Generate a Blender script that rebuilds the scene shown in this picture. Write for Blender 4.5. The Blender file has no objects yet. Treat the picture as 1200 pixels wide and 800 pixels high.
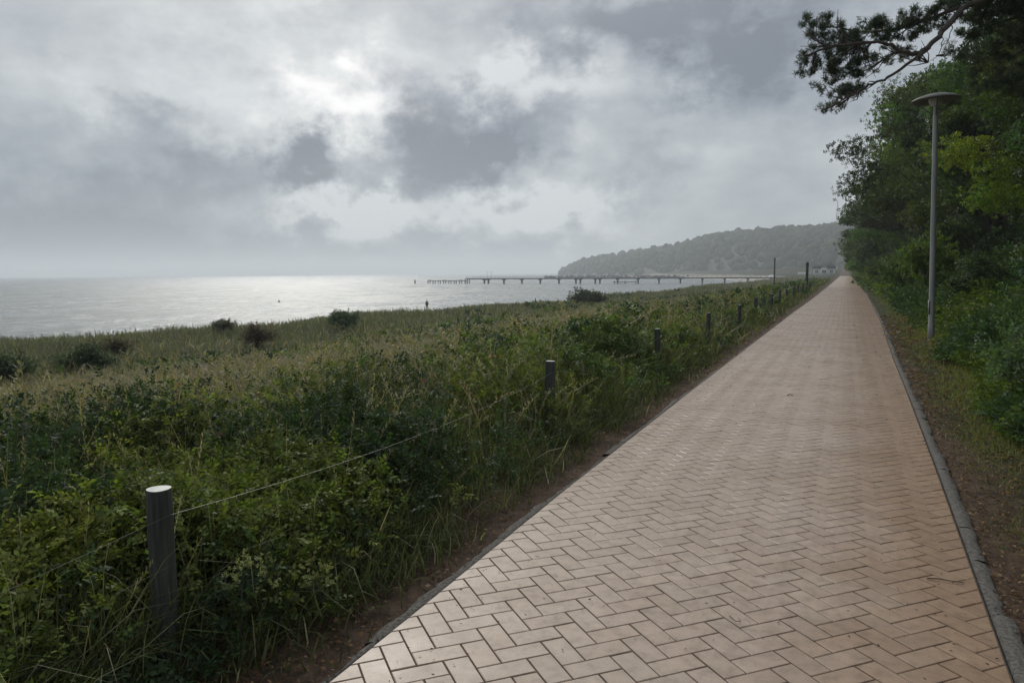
import bpy, math, random
import numpy as np
from mathutils import Vector, Matrix
R_ = math.radians
scene = bpy.context.scene
COL = scene.collection
rng = np.random.default_rng(7)
random.seed(7)

# ------------------------------------------------------------------ camera
EYE = 1.6
YAW, PITCH, ROLL = R_(23.957), R_(5.207), R_(-0.42)
cam_d = bpy.data.cameras.new("camera")
cam_d.sensor_width = 36
cam_d.lens = 26.4
cam_d.clip_start = 0.05
cam_d.clip_end = 30000
cam = bpy.data.objects.new("camera", cam_d)
COL.objects.link(cam)
cam.location = (0, 0, EYE)
_F = Vector((-math.sin(YAW)*math.cos(PITCH), math.cos(YAW)*math.cos(PITCH), -math.sin(PITCH)))
_R = Vector((math.cos(YAW), math.sin(YAW), 0))
_U = _R.cross(_F)
_R2 = _R*math.cos(ROLL) + _U*math.sin(ROLL)
_U2 = -_R*math.sin(ROLL) + _U*math.cos(ROLL)
cam.rotation_euler = Matrix((( _R2.x, _U2.x, -_F.x), (_R2.y, _U2.y, -_F.y), (_R2.z, _U2.z, -_F.z))).to_euler()
scene.camera = cam

# ------------------------------------------------------------------ world: Nishita sky behind broken cloud
SUN_EL, SUN_AZ = 31.0, -37.0          # azimuth from +Y (path direction), negative = towards the sea
world = bpy.data.worlds.new("World")
scene.world = world
world.use_nodes = True
nt = world.node_tree
for n in list(nt.nodes): nt.nodes.remove(n)
def N(t, **kw):
    n = nt.nodes.new(t)
    for k, v in kw.items(): setattr(n, k, v)
    return n
def L(a, b): nt.links.new(a, b)
def M(op, a, b=None, c=None, clamp=False):
    n = nt.nodes.new('ShaderNodeMath'); n.operation = op; n.use_clamp = clamp
    for i, v in enumerate((a, b, c)):
        if v is None: continue
        if isinstance(v, (int, float)): n.inputs[i].default_value = v
        else: nt.links.new(v, n.inputs[i])
    return n.outputs[0]
out = N('ShaderNodeOutputWorld'); bg = N('ShaderNodeBackground'); bg.inputs[1].default_value = 0.1
L(bg.outputs[0], out.inputs[0])
sky = N('ShaderNodeTexSky', sky_type='NISHITA'); sky.sun_disc = False
sky.sun_elevation = R_(SUN_EL); sky.sun_rotation = R_(SUN_AZ)
tc = N('ShaderNodeTexCoord')
sep = N('ShaderNodeSeparateXYZ'); L(tc.outputs['Generated'], sep.inputs[0])
az = M('MULTIPLY', M('ARCTAN2', sep.outputs[0], sep.outputs[1]), 57.2958)
el = M('MULTIPLY', M('ARCSINE', sep.outputs[2]), 57.2958)
def noise3(scale, detail, rough, sx=1, sz=1, off=0, vec=None):
    mp = N('ShaderNodeMapping'); mp.inputs['Scale'].default_value = (sx, sx, sz); mp.inputs['Location'].default_value = (off, off*.7, off*.3)
    L(vec or tc.outputs['Generated'], mp.inputs[0])
    nz = N('ShaderNodeTexNoise'); nz.inputs['Scale'].default_value = scale; nz.inputs['Detail'].default_value = detail; nz.inputs['Roughness'].default_value = rough
    L(mp.outputs[0], nz.inputs['Vector'])
    return nz
w1 = noise3(5.0, 6, 0.55, 1, 1.5, 3.1)
w1s = N('ShaderNodeSeparateColor'); L(w1.outputs['Color'], w1s.inputs[0])
w2 = noise3(16.0, 6, 0.6, 1, 1.3, 9.4)
w2s = N('ShaderNodeSeparateColor'); L(w2.outputs['Color'], w2s.inputs[0])
def warp(c, ch, a1, a2):
    x = M('MULTIPLY_ADD', M('SUBTRACT', w1s.outputs[ch], .5), a1, c)
    return M('MULTIPLY_ADD', M('SUBTRACT', w2s.outputs[ch], .5), a2, x)
azw = warp(az, 0, 7, 12); elw = warp(el, 1, 5, 10)
# (azimuth, elevation, half width, half height, weight): where the cloud banks and the bright gaps hang over the bay
BLOBS = [(-39.3, 8.6, 1.9, 1.9, -0.42), (-40.7, 7.1, 3.6, 1.4, -0.2), (-28.9, 9.4, 5.3, 2.6, -0.34), (-26.4, 7.9, 3.2, 1.9, -0.34), (-29.5, 13.0, 2.8, 2.1, -0.25), (-21.3, 10.6, 4.3, 1.7, -0.14), (-7.8, 15.8, 7.9, 3.4, -0.42), (-17.5, 18.0, 7.8, 2.1, -0.3), (-26.3, 20.8, 11.4, 1.7, -0.1), (-49.6, 6.2, 6.4, 2.7, -0.2), (-52.8, 3.0, 7.7, 3.1, -0.26), (-43.8, 1.9, 10.1, 1.9, -0.26), (-55.3, 0.8, 6.8, 2.1, -0.15), (-31.6, 1.6, 8.4, 1.5, -0.16), (-49.4, 9.8, 3.5, 1.5, -0.16), (-55.8, 9.3, 3.1, 4.8, -0.08), (-15.0, 6.5, 4.2, 2.4, -0.16), (-21.3, 1.3, 8.6, 1.1, -0.1), (-40.4, 15.7, 5.9, 3.1, 0.14), (-47.2, 11.6, 6.7, 2.7, 0.14), (-32.0, 15.0, 4.2, 2.4, 0.02), (-23.2, 14.2, 5.0, 2.4, 0.26), (-35.2, 9.9, 1.7, 1.4, 0.2), (-35.3, 4.8, 4.8, 1.4, 0.3), (-26.5, 4.5, 7.9, 1.4, 0.15), (-18.8, 6.6, 2.8, 2.7, 0.16), (-12.5, 12.1, 5.5, 2.7, 0.1), (-20.0, 4.1, 5.0, 1.4, 0.2), (-45.2, 8.7, 2.5, 1.4, 0.1), (-3.7, 9.9, 3.8, 5.5, -0.02), (-51.2, 14.4, 5.1, 4.1, 0.05)]
tot = None
for (a0, e0, wa, we, wt) in BLOBS:
    q = M('ADD', M('POWER', M('MULTIPLY', M('SUBTRACT', azw, a0), 1/wa), 2), M('POWER', M('MULTIPLY', M('SUBTRACT', elw, e0), 1/we), 2))
    g_ = M('MULTIPLY', M('POWER', 2.71828, M('MULTIPLY', q, -1)), wt*1.32)
    tot = g_ if tot is None else M('ADD', tot, g_)
det = noise3(7.0, 10, 0.6, 1, 2.0, 1.7)
det2 = noise3(3.0, 7, 0.5, 1, 2.0, 5.2)
b = M('MULTIPLY_ADD', M('SUBTRACT', det.outputs[0], .5), .80, tot)
b = M('MULTIPLY_ADD', M('SUBTRACT', det2.outputs[0], .5), .18, b)
b = M('ADD', b, .655)
# glow of the hidden sun high over the bay
qs = M('ADD', M('POWER', M('MULTIPLY', M('SUBTRACT', az, SUN_AZ), 1/38), 2), M('POWER', M('MULTIPLY', M('SUBTRACT', el, 42.0), 1/15), 2))
glow = M('POWER', 2.71828, M('MULTIPLY', qs, -1))
ramp = N('ShaderNodeValToRGB'); L(b, ramp.inputs[0])
cr = ramp.color_ramp
cr.elements[0].position = .20; cr.elements[0].color = (.150, .178, .226, 1)
cr.elements[1].position = .92; cr.elements[1].color = (.66, .70, .715, 1)
for p_, c_ in ((.38, (.230, .265, .318, 1)), (.56, (.345, .385, .432, 1)), (.72, (.475, .512, .54, 1))):
    e_ = cr.elements.new(p_); e_.color = c_
gm = N('ShaderNodeMix', data_type='RGBA', blend_type='ADD'); gm.inputs['Factor'].default_value = 1
L(ramp.outputs[0], gm.inputs['A'])
gl = N('ShaderNodeMix', data_type='RGBA'); L(M('MULTIPLY', glow, 1.0), gl.inputs['Factor'])
gl.inputs['A'].default_value = (0, 0, 0, 1); gl.inputs['B'].default_value = (1.5, 1.42, 1.3, 1)
L(gl.outputs['Result'], gm.inputs['B'])
up = N('ShaderNodeMix', data_type='RGBA', blend_type='MULTIPLY'); up.inputs['Factor'].default_value = 1
L(gm.outputs['Result'], up.inputs['A']); up.inputs['B'].default_value = (10, 10, 10, 1)
# cloud cover, with one thin patch where the blue shows
qb = M('ADD', M('POWER', M('MULTIPLY', M('SUBTRACT', azw, -36.6), 1/4.5), 2), M('POWER', M('MULTIPLY', M('SUBTRACT', elw, 12.7), 1/2.4), 2))
thin = M('MULTIPLY', M('POWER', 2.71828, M('MULTIPLY', qb, -1)), .6)
mixs = N('ShaderNodeMix', data_type='RGBA'); L(M('SUBTRACT', .97, thin), mixs.inputs['Factor'])
L(sky.outputs[0], mixs.inputs['A']); L(up.outputs['Result'], mixs.inputs['B'])
L(mixs.outputs['Result'], bg.inputs[0])

sun_d = bpy.data.lights.new("sun", 'SUN'); sun_d.energy = 1.5; sun_d.angle = R_(10); sun_d.color = (1, .95, .87)
sun = bpy.data.objects.new("sun", sun_d); COL.objects.link(sun)
_sd = Vector((math.sin(R_(SUN_AZ))*math.cos(R_(SUN_EL)), math.cos(R_(SUN_AZ))*math.cos(R_(SUN_EL)), math.sin(R_(SUN_EL))))
sun.rotation_euler = _sd.to_track_quat('Z', 'Y').to_euler()

scene.view_settings.view_transform = 'Standard'
scene.view_settings.look = 'None'
scene.view_settings.exposure = 0.0
scene.view_settings.gamma = 1
scene.cycles.use_denoising = True
scene.cycles.max_bounces = 8
scene.cycles.volume_bounces = 1
scene.cycles.transparent_max_bounces = 8
scene.cycles.sample_clamp_indirect = 4

# ------------------------------------------------------------------ noise
def _hash(ix, iy, s):
    h = (ix.astype(np.int64)*374761393 + iy.astype(np.int64)*668265263 + s*982451653) & 0xffffffff
    h = ((h ^ (h >> 13))*1274126177) & 0xffffffff
    return ((h ^ (h >> 16)) & 0xffff)/65535.0
def vn(x, y, s=0):
    x = np.asarray(x, float); y = np.asarray(y, float)
    ix = np.floor(x); iy = np.floor(y); fx = x-ix; fy = y-iy
    fx = fx*fx*(3-2*fx); fy = fy*fy*(3-2*fy)
    a = _hash(ix, iy, s); b_ = _hash(ix+1, iy, s); c = _hash(ix, iy+1, s); d = _hash(ix+1, iy+1, s)
    return (a*(1-fx)+b_*fx)*(1-fy)+(c*(1-fx)+d*fx)*fy
def fbm(x, y, s=0, o=4):
    t = 0; a = .5; n = 0
    for i in range(o):
        t = t+a*vn(x*2**i, y*2**i, s+i); n += a; a *= .5
    return t/n

# ------------------------------------------------------------------ terrain
SEA = -4.5
def _bend(y): return np.interp(y, [-9e3, 430, 560, 900, 1500, 9e3], [0, 0, 30, 180, 470, 3000])
def zg(x, y):
    x = np.asarray(x, float); y = np.asarray(y, float)
    k = np.interp(y, [-1e4, 20, 40, 85, 180, 400], [1, 1, 1.03, 1.2, 1.36, 1.5])
    xb = x+_bend(y)
    xs = np.where(xb < -3, -3+(xb+3)*k, xb)
    prof = np.interp(xs, [-300, -105, -78, -66, -44, -34, -30, -24, -16, -9, -5, -2.8, -2.2, -1.8, .8, 1.2, 1.8, 3.2, 6, 12, 30, 80, 400],
                     [-9, -7, -4.75, -4.15, -3.2, -1.65, -1.55, -1.85, -1.45, -.75, -.32, -.08, -.05, -.035, -.035, -.01, .06, .35, 1.1, 3.2, 9, 18, 30])
    prof = np.where(y > 450, np.minimum(prof, np.interp(y, [450, 700], [4, 0.5])), prof)
    und = (fbm(x/7, y/9, 3, 3)-.5)*np.interp(xs, [-60, -34, -8, -3, -2.3], [.1, 1.05, .4, .06, 0])
    und = und+(fbm(x/3, y/3, 5, 3)-.5)*np.interp(x, [1.0, 2, 6], [0, .15, .6])
    far = np.interp(y, [230, 420, 600], [0, .5, 2.0])*np.interp(xs, [-44, -30, -5], [0, .6, 1])
    return prof+und+far
PX_R = ([-4, 2, 3.3, 4.4, 6.9, 10.7, 15, 25, 67, 120, 300], [.63, .63, .64, .66, .71, .77, .82, 1.0, 1.42, 1.6, 1.7])
PX_L = ([-4, 2.3, 5, 10, 31, 48, 100, 300], [-1.81, -1.815, -1.855, -1.865, -1.82, -1.72, -1.65, -1.7])
def xr(y): return np.interp(y, *PX_R)
def xl(y): return np.interp(y, *PX_L)

# ------------------------------------------------------------------ mesh helpers
def mesh_from(name, V, F, mat, tint=None, smooth=False, parent=None, mats=None, midx=None):
    """F: list of int arrays (n,3) or (n,4)"""
    me = bpy.data.meshes.new(name)
    V = np.asarray(V, np.float32); me.vertices.add(len(V)); me.vertices.foreach_set('co', V.ravel())
    F = [np.asarray(f, np.int32) for f in F if len(f)]
    tl = sum(f.size for f in F); tp = sum(len(f) for f in F)
    me.loops.add(tl); me.polygons.add(tp)
    me.loops.foreach_set('vertex_index', np.concatenate([f.ravel() for f in F]))
    st = []; o = 0
    for f in F:
        st.append(o+np.arange(len(f))*f.shape[1]); o += f.size
    me.polygons.foreach_set('loop_start', np.concatenate(st).astype(np.int32))
    if smooth: me.polygons.foreach_set('use_smooth', np.ones(tp, bool))
    for m in (mats or [mat]): me.materials.append(m)
    if midx is not None: me.polygons.foreach_set('material_index', np.asarray(midx, np.int32))
    if tint is not None:
        a = me.attributes.new('tint', 'FLOAT_COLOR', 'POINT')
        c = np.ones((len(V), 4), np.float32); c[:, :3] = tint
        a.data.foreach_set('color', c.ravel())
    me.update(calc_edges=True)
    ob = bpy.data.objects.new(name, me); COL.objects.link(ob)
    if parent is not None: ob.parent = parent
    return ob
def tag(o, label=None, cat=None, group=None, kind=None):
    if label: o['label'] = label
    if cat: o['category'] = cat
    if group: o['group'] = group
    if kind: o['kind'] = kind
    return o
def empty(name, loc, label, cat, group=None, rz=0):
    o = bpy.data.objects.new(name, None); COL.objects.link(o); o.location = loc; o.rotation_euler = (0, 0, rz); o.empty_display_size = .2
    return tag(o, label, cat, group)
class MB:
    def __init__(s): s.V = []; s.F = []; s.T = []; s.n = 0
    def add(s, v, q=(), t=()):
        s.V.append(np.asarray(v, float))
        if len(q): s.F.append(np.asarray(q)+s.n)
        if len(t): s.T.append(np.asarray(t)+s.n)
        s.n += len(v)
    def box(s, c, d, rz=0, bev=0):
        x, y, z = np.array(d)/2.
        v = np.array([[i*x, j*y, k*z] for k in (-1, 1) for j in (-1, 1) for i in (-1, 1)], float)
        if rz:
            cc, ss = math.cos(rz), math.sin(rz); v[:, :2] = np.c_[v[:, 0]*cc-v[:, 1]*ss, v[:, 0]*ss+v[:, 1]*cc]
        s.add(v+np.array(c), [[0, 2, 3, 1], [4, 5, 7, 6], [0, 1, 5, 4], [2, 6, 7, 3], [0, 4, 6, 2], [1, 3, 7, 5]])
    def tube(s, pts, rad, n=8, cap=True):
        pts = np.asarray(pts, float); rad = np.broadcast_to(rad, (len(pts),))
        T = np.gradient(pts, axis=0); T /= np.linalg.norm(T, axis=1)[:, None]+1e-9
        up = np.array([0, 0, 1.]) if abs(T[0][2]) < .9 else np.array([1., 0, 0])
        a = np.arange(n)/n*2*math.pi; V = []
        for p, t, r in zip(pts, T, rad):
            u = np.cross(up, t); u /= np.linalg.norm(u)+1e-9; w = np.cross(t, u)
            V.append(p+r*(np.cos(a)[:, None]*u+np.sin(a)[:, None]*w))
        V = np.concatenate(V); q = []
        for i in range(len(pts)-1):
            for j in range(n): q.append([i*n+j, i*n+(j+1) % n, (i+1)*n+(j+1) % n, (i+1)*n+j])
        t = []
        if cap:
            m = len(V); V = np.vstack([V, pts[0], pts[-1]]); e = (len(pts)-1)*n
            for j in range(n): t.append([m, (j+1) % n, j]); t.append([m+1, e+j, e+(j+1) % n])
        s.add(V, q, t)
    def lathe(s, prof, c=(0, 0, 0), n=20):
        a = np.arange(n)/n*2*math.pi; V = []
        for r, z in prof: V.append(np.c_[np.cos(a)*r, np.sin(a)*r, np.full(n, z)])
        V = np.concatenate(V)+np.array(c); q = []
        for i in range(len(prof)-1):
            for j in range(n): q.append([i*n+j, i*n+(j+1) % n, (i+1)*n+(j+1) % n, (i+1)*n+j])
        s.add(V, q)
    def build(s, name, mat, parent=None, smooth=False, tint=None):
        fs = []
        if s.F: fs.append(np.concatenate(s.F))
        if s.T: fs.append(np.concatenate(s.T))
        return mesh_from(name, np.concatenate(s.V), fs, mat, smooth=smooth, parent=parent, tint=tint)

# ------------------------------------------------------------------ materials
def new_mat(name):
    m = bpy.data.materials.new(name); m.use_nodes = True; t = m.node_tree
    return m, t, t.nodes['Principled BSDF'], t.nodes['Material Output']
def nz(t, scale, detail=5, rough=.55, vec=None, stretch=None):
    n = t.nodes.new('ShaderNodeTexNoise'); n.inputs['Scale'].default_value = scale; n.inputs['Detail'].default_value = detail; n.inputs['Roughness'].default_value = rough
    c = t.nodes.new('ShaderNodeTexCoord'); src = vec or c.outputs['Object']
    if stretch:
        mp = t.nodes.new('ShaderNodeMapping'); mp.inputs['Scale'].default_value = stretch; t.links.new(src, mp.inputs[0]); src = mp.outputs[0]
    t.links.new(src, n.inputs['Vector']); return n.outputs[0]
def rampn(t, fac, stops):
    r = t.nodes.new('ShaderNodeValToRGB'); t.links.new(fac, r.inputs[0]); e = r.color_ramp.elements
    e[0].position, e[0].color = stops[0][0], (*stops[0][1], 1); e[1].position, e[1].color = stops[-1][0], (*stops[-1][1], 1)
    for p, c in stops[1:-1]: x = e.new(p); x.color = (*c, 1)
    return r.outputs[0]
def mixc(t, f, a, b, mode='MIX'):
    m = t.nodes.new('ShaderNodeMix'); m.data_type = 'RGBA'; m.blend_type = mode
    for k, v in (('Factor', f), ('A', a), ('B', b)):
        if isinstance(v, (int, float)): m.inputs[k].default_value = v
        elif isinstance(v, tuple): m.inputs[k].default_value = (*v, 1)
        else: t.links.new(v, m.inputs[k])
    return m.outputs['Result']
def bump(t, h, dist, strength=1, bs=None):
    b_ = t.nodes.new('ShaderNodeBump'); b_.inputs['Distance'].default_value = dist; b_.inputs['Strength'].default_value = strength
    t.links.new(h, b_.inputs['Height'])
    if bs: t.links.new(b_.outputs[0], bs.inputs['Normal'])
    return b_.outputs[0]
def simple(name, a, b_, scale=8, rough=.7, metal=0, bmp=.002, stretch=None):
    m, t, p, o = new_mat(name)
    n = nz(t, scale, 6, .6, stretch=stretch)
    t.links.new(rampn(t, n, [(.3, a), (.7, b_)]), p.inputs['Base Color'])
    p.inputs['Roughness'].default_value = rough; p.inputs['Metallic'].default_value = metal
    if bmp: bump(t, n, bmp, 1, p)
    return m
def leaf_mat(name, trans=.35, rough=.5, spec=.35, gain=1.0):
    m, t, p, o = new_mat(name)
    at = t.nodes.new('ShaderNodeAttribute'); at.attribute_name = 'tint'
    col = mixc(t, 1.0, at.outputs['Color'], (gain, gain, gain), 'MULTIPLY')
    t.links.new(col, p.inputs['Base Color'])
    p.inputs['Roughness'].default_value = rough; p.inputs['Specular IOR Level'].default_value = spec
    tr = t.nodes.new('ShaderNodeBsdfTranslucent')
    t.links.new(mixc(t, 1.0, col, (1.15, 1.25, .55), 'MULTIPLY'), tr.inputs[0])
    mx = t.nodes.new('ShaderNodeMixShader'); mx.inputs[0].default_value = trans
    t.links.new(p.outputs[0], mx.inputs[1]); t.links.new(tr.outputs[0], mx.inputs[2]); t.links.new(mx.outputs[0], o.inputs[0])
    return m
M_leaf = leaf_mat('leaf', .36, .62, .22)
M_grass = leaf_mat('grass_blade', .34, .65, .2)
M_needle = leaf_mat('needle', .3, .7, .2)
M_bark = simple('bark', (.035, .03, .024), (.09, .075, .06), 14, .9, bmp=.01, stretch=(1, 1, .25))
M_wood = simple('weathered_wood', (.016, .021, .017), (.080, .086, .074), 38, .92, bmp=.006, stretch=(1, 1, .07))
M_cut = simple('cut_wood', (.50, .50, .47), (.72, .72, .68), 40, .6, bmp=.001)
M_wire = simple('wire', (.09, .09, .08), (.2, .2, .18), 20, .4, .7, 0)
M_pole = simple('galvanised_pole', (.22, .225, .22), (.33, .335, .325), 6, .5, .35, .0005, stretch=(1, 1, .2))
M_lamp = simple('lamp_shade_metal', (.09, .085, .08), (.14, .13, .12), 8, .6, .1, .0005)
M_glass = simple('frosted_glass', (.5, .5, .48), (.6, .6, .58), 8, .3, 0, 0)
M_pier = simple('pier_timber', (.05, .052, .055), (.10, .10, .105), 3, .8, 0, .01)
M_white = simple('white_render', (.62, .63, .63), (.75, .75, .74), 2, .8, 0, .002)
M_roof = simple('slate_roof', (.012, .014, .018), (.03, .033, .038), 3, .9, 0, .01)
M_pane = simple('window_pane', (.03, .035, .04), (.06, .065, .07), 1, .15, 0, 0)
M_mast = simple('mast_steel', (.35, .30, .30), (.5, .48, .48), .3, .6, .1, 0)
M_stone = simple('kerb_stone', (.035, .032, .027), (.17, .158, .14), 55, .95, 0, .010)
M_cloth = simple('dark_cloth', (.02, .022, .03), (.04, .042, .05), 8, .9, 0, 0)
M_skin = simple('skin', (.35, .22, .16), (.4, .26, .19), 8, .6, 0, 0)
M_twig = simple('twig', (.035, .025, .018), (.09, .065, .045), 40, .9, 0, 0)

# ground: soil, sand by the shore, brown litter by the path
def ground_mat():
    m, t, p, o = new_mat('ground')
    tcn = t.nodes.new('ShaderNodeTexCoord')
    n1 = nz(t, .35, 8, .6); n2 = nz(t, 6, 9, .65); n3 = nz(t, 60, 6, .7)
    soil = rampn(t, n2, [(.3, (.030, .020, .014)), (.5, (.080, .052, .036)), (.72, (.14, .098, .068))])
    soil = mixc(t, rampn(t, n3, [(.45, (0, 0, 0)), (.7, (.6, .6, .6))]), soil, (.13, .105, .08))
    gr = rampn(t, n2, [(.3, (.014, .02, .009)), (.7, (.05, .056, .026))])
    at = t.nodes.new('ShaderNodeAttribute'); at.attribute_name = 'tint'
    sp = t.nodes.new('ShaderNodeSeparateColor'); t.links.new(at.outputs['Color'], sp.inputs[0])
    c = mixc(t, sp.outputs[0], soil, gr)
    sand = rampn(t, n1, [(.3, (.30, .27, .22)), (.7, (.42, .39, .33))])
    c = mixc(t, sp.outputs[1], c, sand)
    t.links.new(c, p.inputs['Base Color']); p.inputs['Roughness'].default_value = .95; p.inputs['Specular IOR Level'].default_value = .15
    bump(t, n3, .012, 1, p)
    return m
xs_ = np.unique(np.concatenate([np.linspace(-900, -120, 60), np.linspace(-120, -12, 160), np.linspace(-12, -2.3, 100), np.linspace(-2.3, 3, 90), np.linspace(3, 20, 60), np.linspace(20, 200, 30), np.linspace(200, 3000, 20)]))
ys_ = np.unique(np.concatenate([np.linspace(-60, -1, 20), np.linspace(-1, 14, 180), np.linspace(14, 60, 160), np.linspace(60, 300, 150), np.linspace(300, 900, 120), np.linspace(900, 4000, 40)]))
GX, GY = np.meshgrid(xs_, ys_)
GZ = zg(GX, GY)+(fbm(GX*9, GY*9, 21, 3)-.5)*.03*((GX < -2.05) | (GX > .95))
nx, ny = len(xs_), len(ys_)
idx = (np.arange(ny-1)[:, None]*nx+np.arange(nx-1)[None, :]).ravel()
Q = np.c_[idx, idx+1, idx+1+nx, idx+nx]
gz = GZ.ravel(); gx = GX.ravel(); gy = GY.ravel()
green = np.clip(np.interp(gx, [-2.9, -2.45, .9, 1.25], [1, 0, 0, 1])+(fbm(gx*2, gy*2, 31)-.5)*1.2*(gx > .9), 0, 1)
green = np.where((gx > .9) & (gy < 9), green*np.clip(np.interp(gy, [5, 9], [.55, 1]), 0, 1), green)
sand = np.clip((-2.3-gz)/.5, 0, 1)*(gx < -12)
sand = np.maximum(sand, np.clip((gy-440)/30, 0, 1)*(gx < -25)*(gx+_bend(gy) > -60)*(gx+_bend(gy) < -25))
tint = np.c_[green, sand, np.zeros_like(sand)]
tag(mesh_from('ground', np.c_[gx, gy, gz], [Q], ground_mat(), tint=tint, smooth=True), kind='structure')

# sea
def sea_mat():
    m, t, p, o = new_mat('sea_water')
    p.inputs['Base Color'].default_value = (.13, .155, .155, 1)
    p.inputs['Roughness'].default_value = .22; p.inputs['IOR'].default_value = 1.333; p.inputs['Specular IOR Level'].default_value = .5
    a = nz(t, .35, 6, .62, stretch=(1.4, .55, 1)); b_ = nz(t, 1.6, 4, .6, stretch=(1.3, .5, 1)); c = nz(t, .12, 5, .75, stretch=(1.2, .35, 1))
    n1 = bump(t, a, 1.0, 1.0)
    bb = t.nodes.new('ShaderNodeBump'); bb.inputs['Distance'].default_value = .16; t.links.new(b_, bb.inputs['Height']); t.links.new(n1, bb.inputs['Normal'])
    t.links.new(bb.outputs[0], p.inputs['Normal'])
    t.links.new(rampn(t, c, [(.42, (.15, .15, .15)), (.58, (.42, .42, .42))]), p.inputs['Roughness'])
    return m
sx = np.concatenate([np.linspace(-9000, -900, 10), np.linspace(-800, 600, 30)]); sy = np.concatenate([np.linspace(-2500, 0, 8), np.linspace(50, 1000, 20), np.linspace(1400, 8500, 12)])
SX, SY = np.meshgrid(sx, sy); k_ = len(sx)
i_ = (np.arange(len(sy)-1)[:, None]*k_+np.arange(k_-1)[None, :]).ravel()
tag(mesh_from('sea', np.c_[SX.ravel(), SY.ravel(), np.full(SX.size, SEA)], [np.c_[i_, i_+1, i_+1+k_, i_+k_]], sea_mat()), kind='structure')

# ------------------------------------------------------------------ paved path: herringbone blocks
def brick_mat():
    m, t, p, o = new_mat('paving_block')
    at = t.nodes.new('ShaderNodeAttribute'); at.attribute_name = 'tint'
    n1 = nz(t, 1.1, 7, .6); n2 = nz(t, 14, 8, .65); n3 = nz(t, 170, 4, .7)
    c = mixc(t, 1, at.outputs['Color'], rampn(t, n2, [(.28, (.66, .64, .61)), (.5, (.97, .97, .97)), (.72, (1.16, 1.16, 1.16))]), 'MULTIPLY')
    c = mixc(t, rampn(t, n3, [(.57, (0, 0, 0)), (.70, (.75, .75, .75))]), c, (.10, .075, .055))
    tcn = t.nodes.new('ShaderNodeTexCoord'); s = t.nodes.new('ShaderNodeSeparateXYZ'); t.links.new(tcn.outputs['Object'], s.inputs[0])
    # orange sand trodden in, plus painted tree shade, along the wood side, green film on the other
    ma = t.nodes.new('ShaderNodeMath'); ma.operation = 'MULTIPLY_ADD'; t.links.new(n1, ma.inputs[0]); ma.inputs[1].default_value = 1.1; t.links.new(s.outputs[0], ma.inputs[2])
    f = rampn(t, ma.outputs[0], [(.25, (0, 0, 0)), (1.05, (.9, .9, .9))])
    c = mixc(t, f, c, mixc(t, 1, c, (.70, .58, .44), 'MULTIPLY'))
    c = mixc(t, rampn(t, n1, [(.40, (0, 0, 0)), (.7, (.5, .5, .5))]), c, mixc(t, 1, c, (.70, .68, .64), 'MULTIPLY'))
    t.links.new(c, p.inputs['Base Color'])
    t.links.new(rampn(t, n1, [(.3, (.38, .38, .38)), (.7, (.56, .56, .56))]), p.inputs['Roughness'])
    p.inputs['Specular IOR Level'].default_value = .5
    bump(t, n3, .0012, .8, p)
    return m
def bed_mat():
    m, t, p, o = new_mat('jointing_sand')
    n1 = nz(t, 3, 6, .6)
    t.links.new(rampn(t, n1, [(.35, (.075, .056, .042)), (.7, (.17, .128, .095))]), p.inputs['Base Color']); p.inputs['Roughness'].default_value = .95
    return m
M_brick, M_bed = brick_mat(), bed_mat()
W_ = .1103
C45 = math.cos(math.pi/4)
def clip(poly, x0, y0, dx, dy, keep):
    out_ = []
    def sd(p): return ((p[0]-x0)*dy-(p[1]-y0)*dx)*keep
    for i in range(len(poly)):
        a, b_ = poly[i], poly[(i+1) % len(poly)]; da, db = sd(a), sd(b_)
        if da >= 0: out_.append(a)
        if (da >= 0) != (db >= 0):
            s = da/(da-db); out_.append((a[0]+(b_[0]-a[0])*s, a[1]+(b_[1]-a[1])*s))
    return out_
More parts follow.
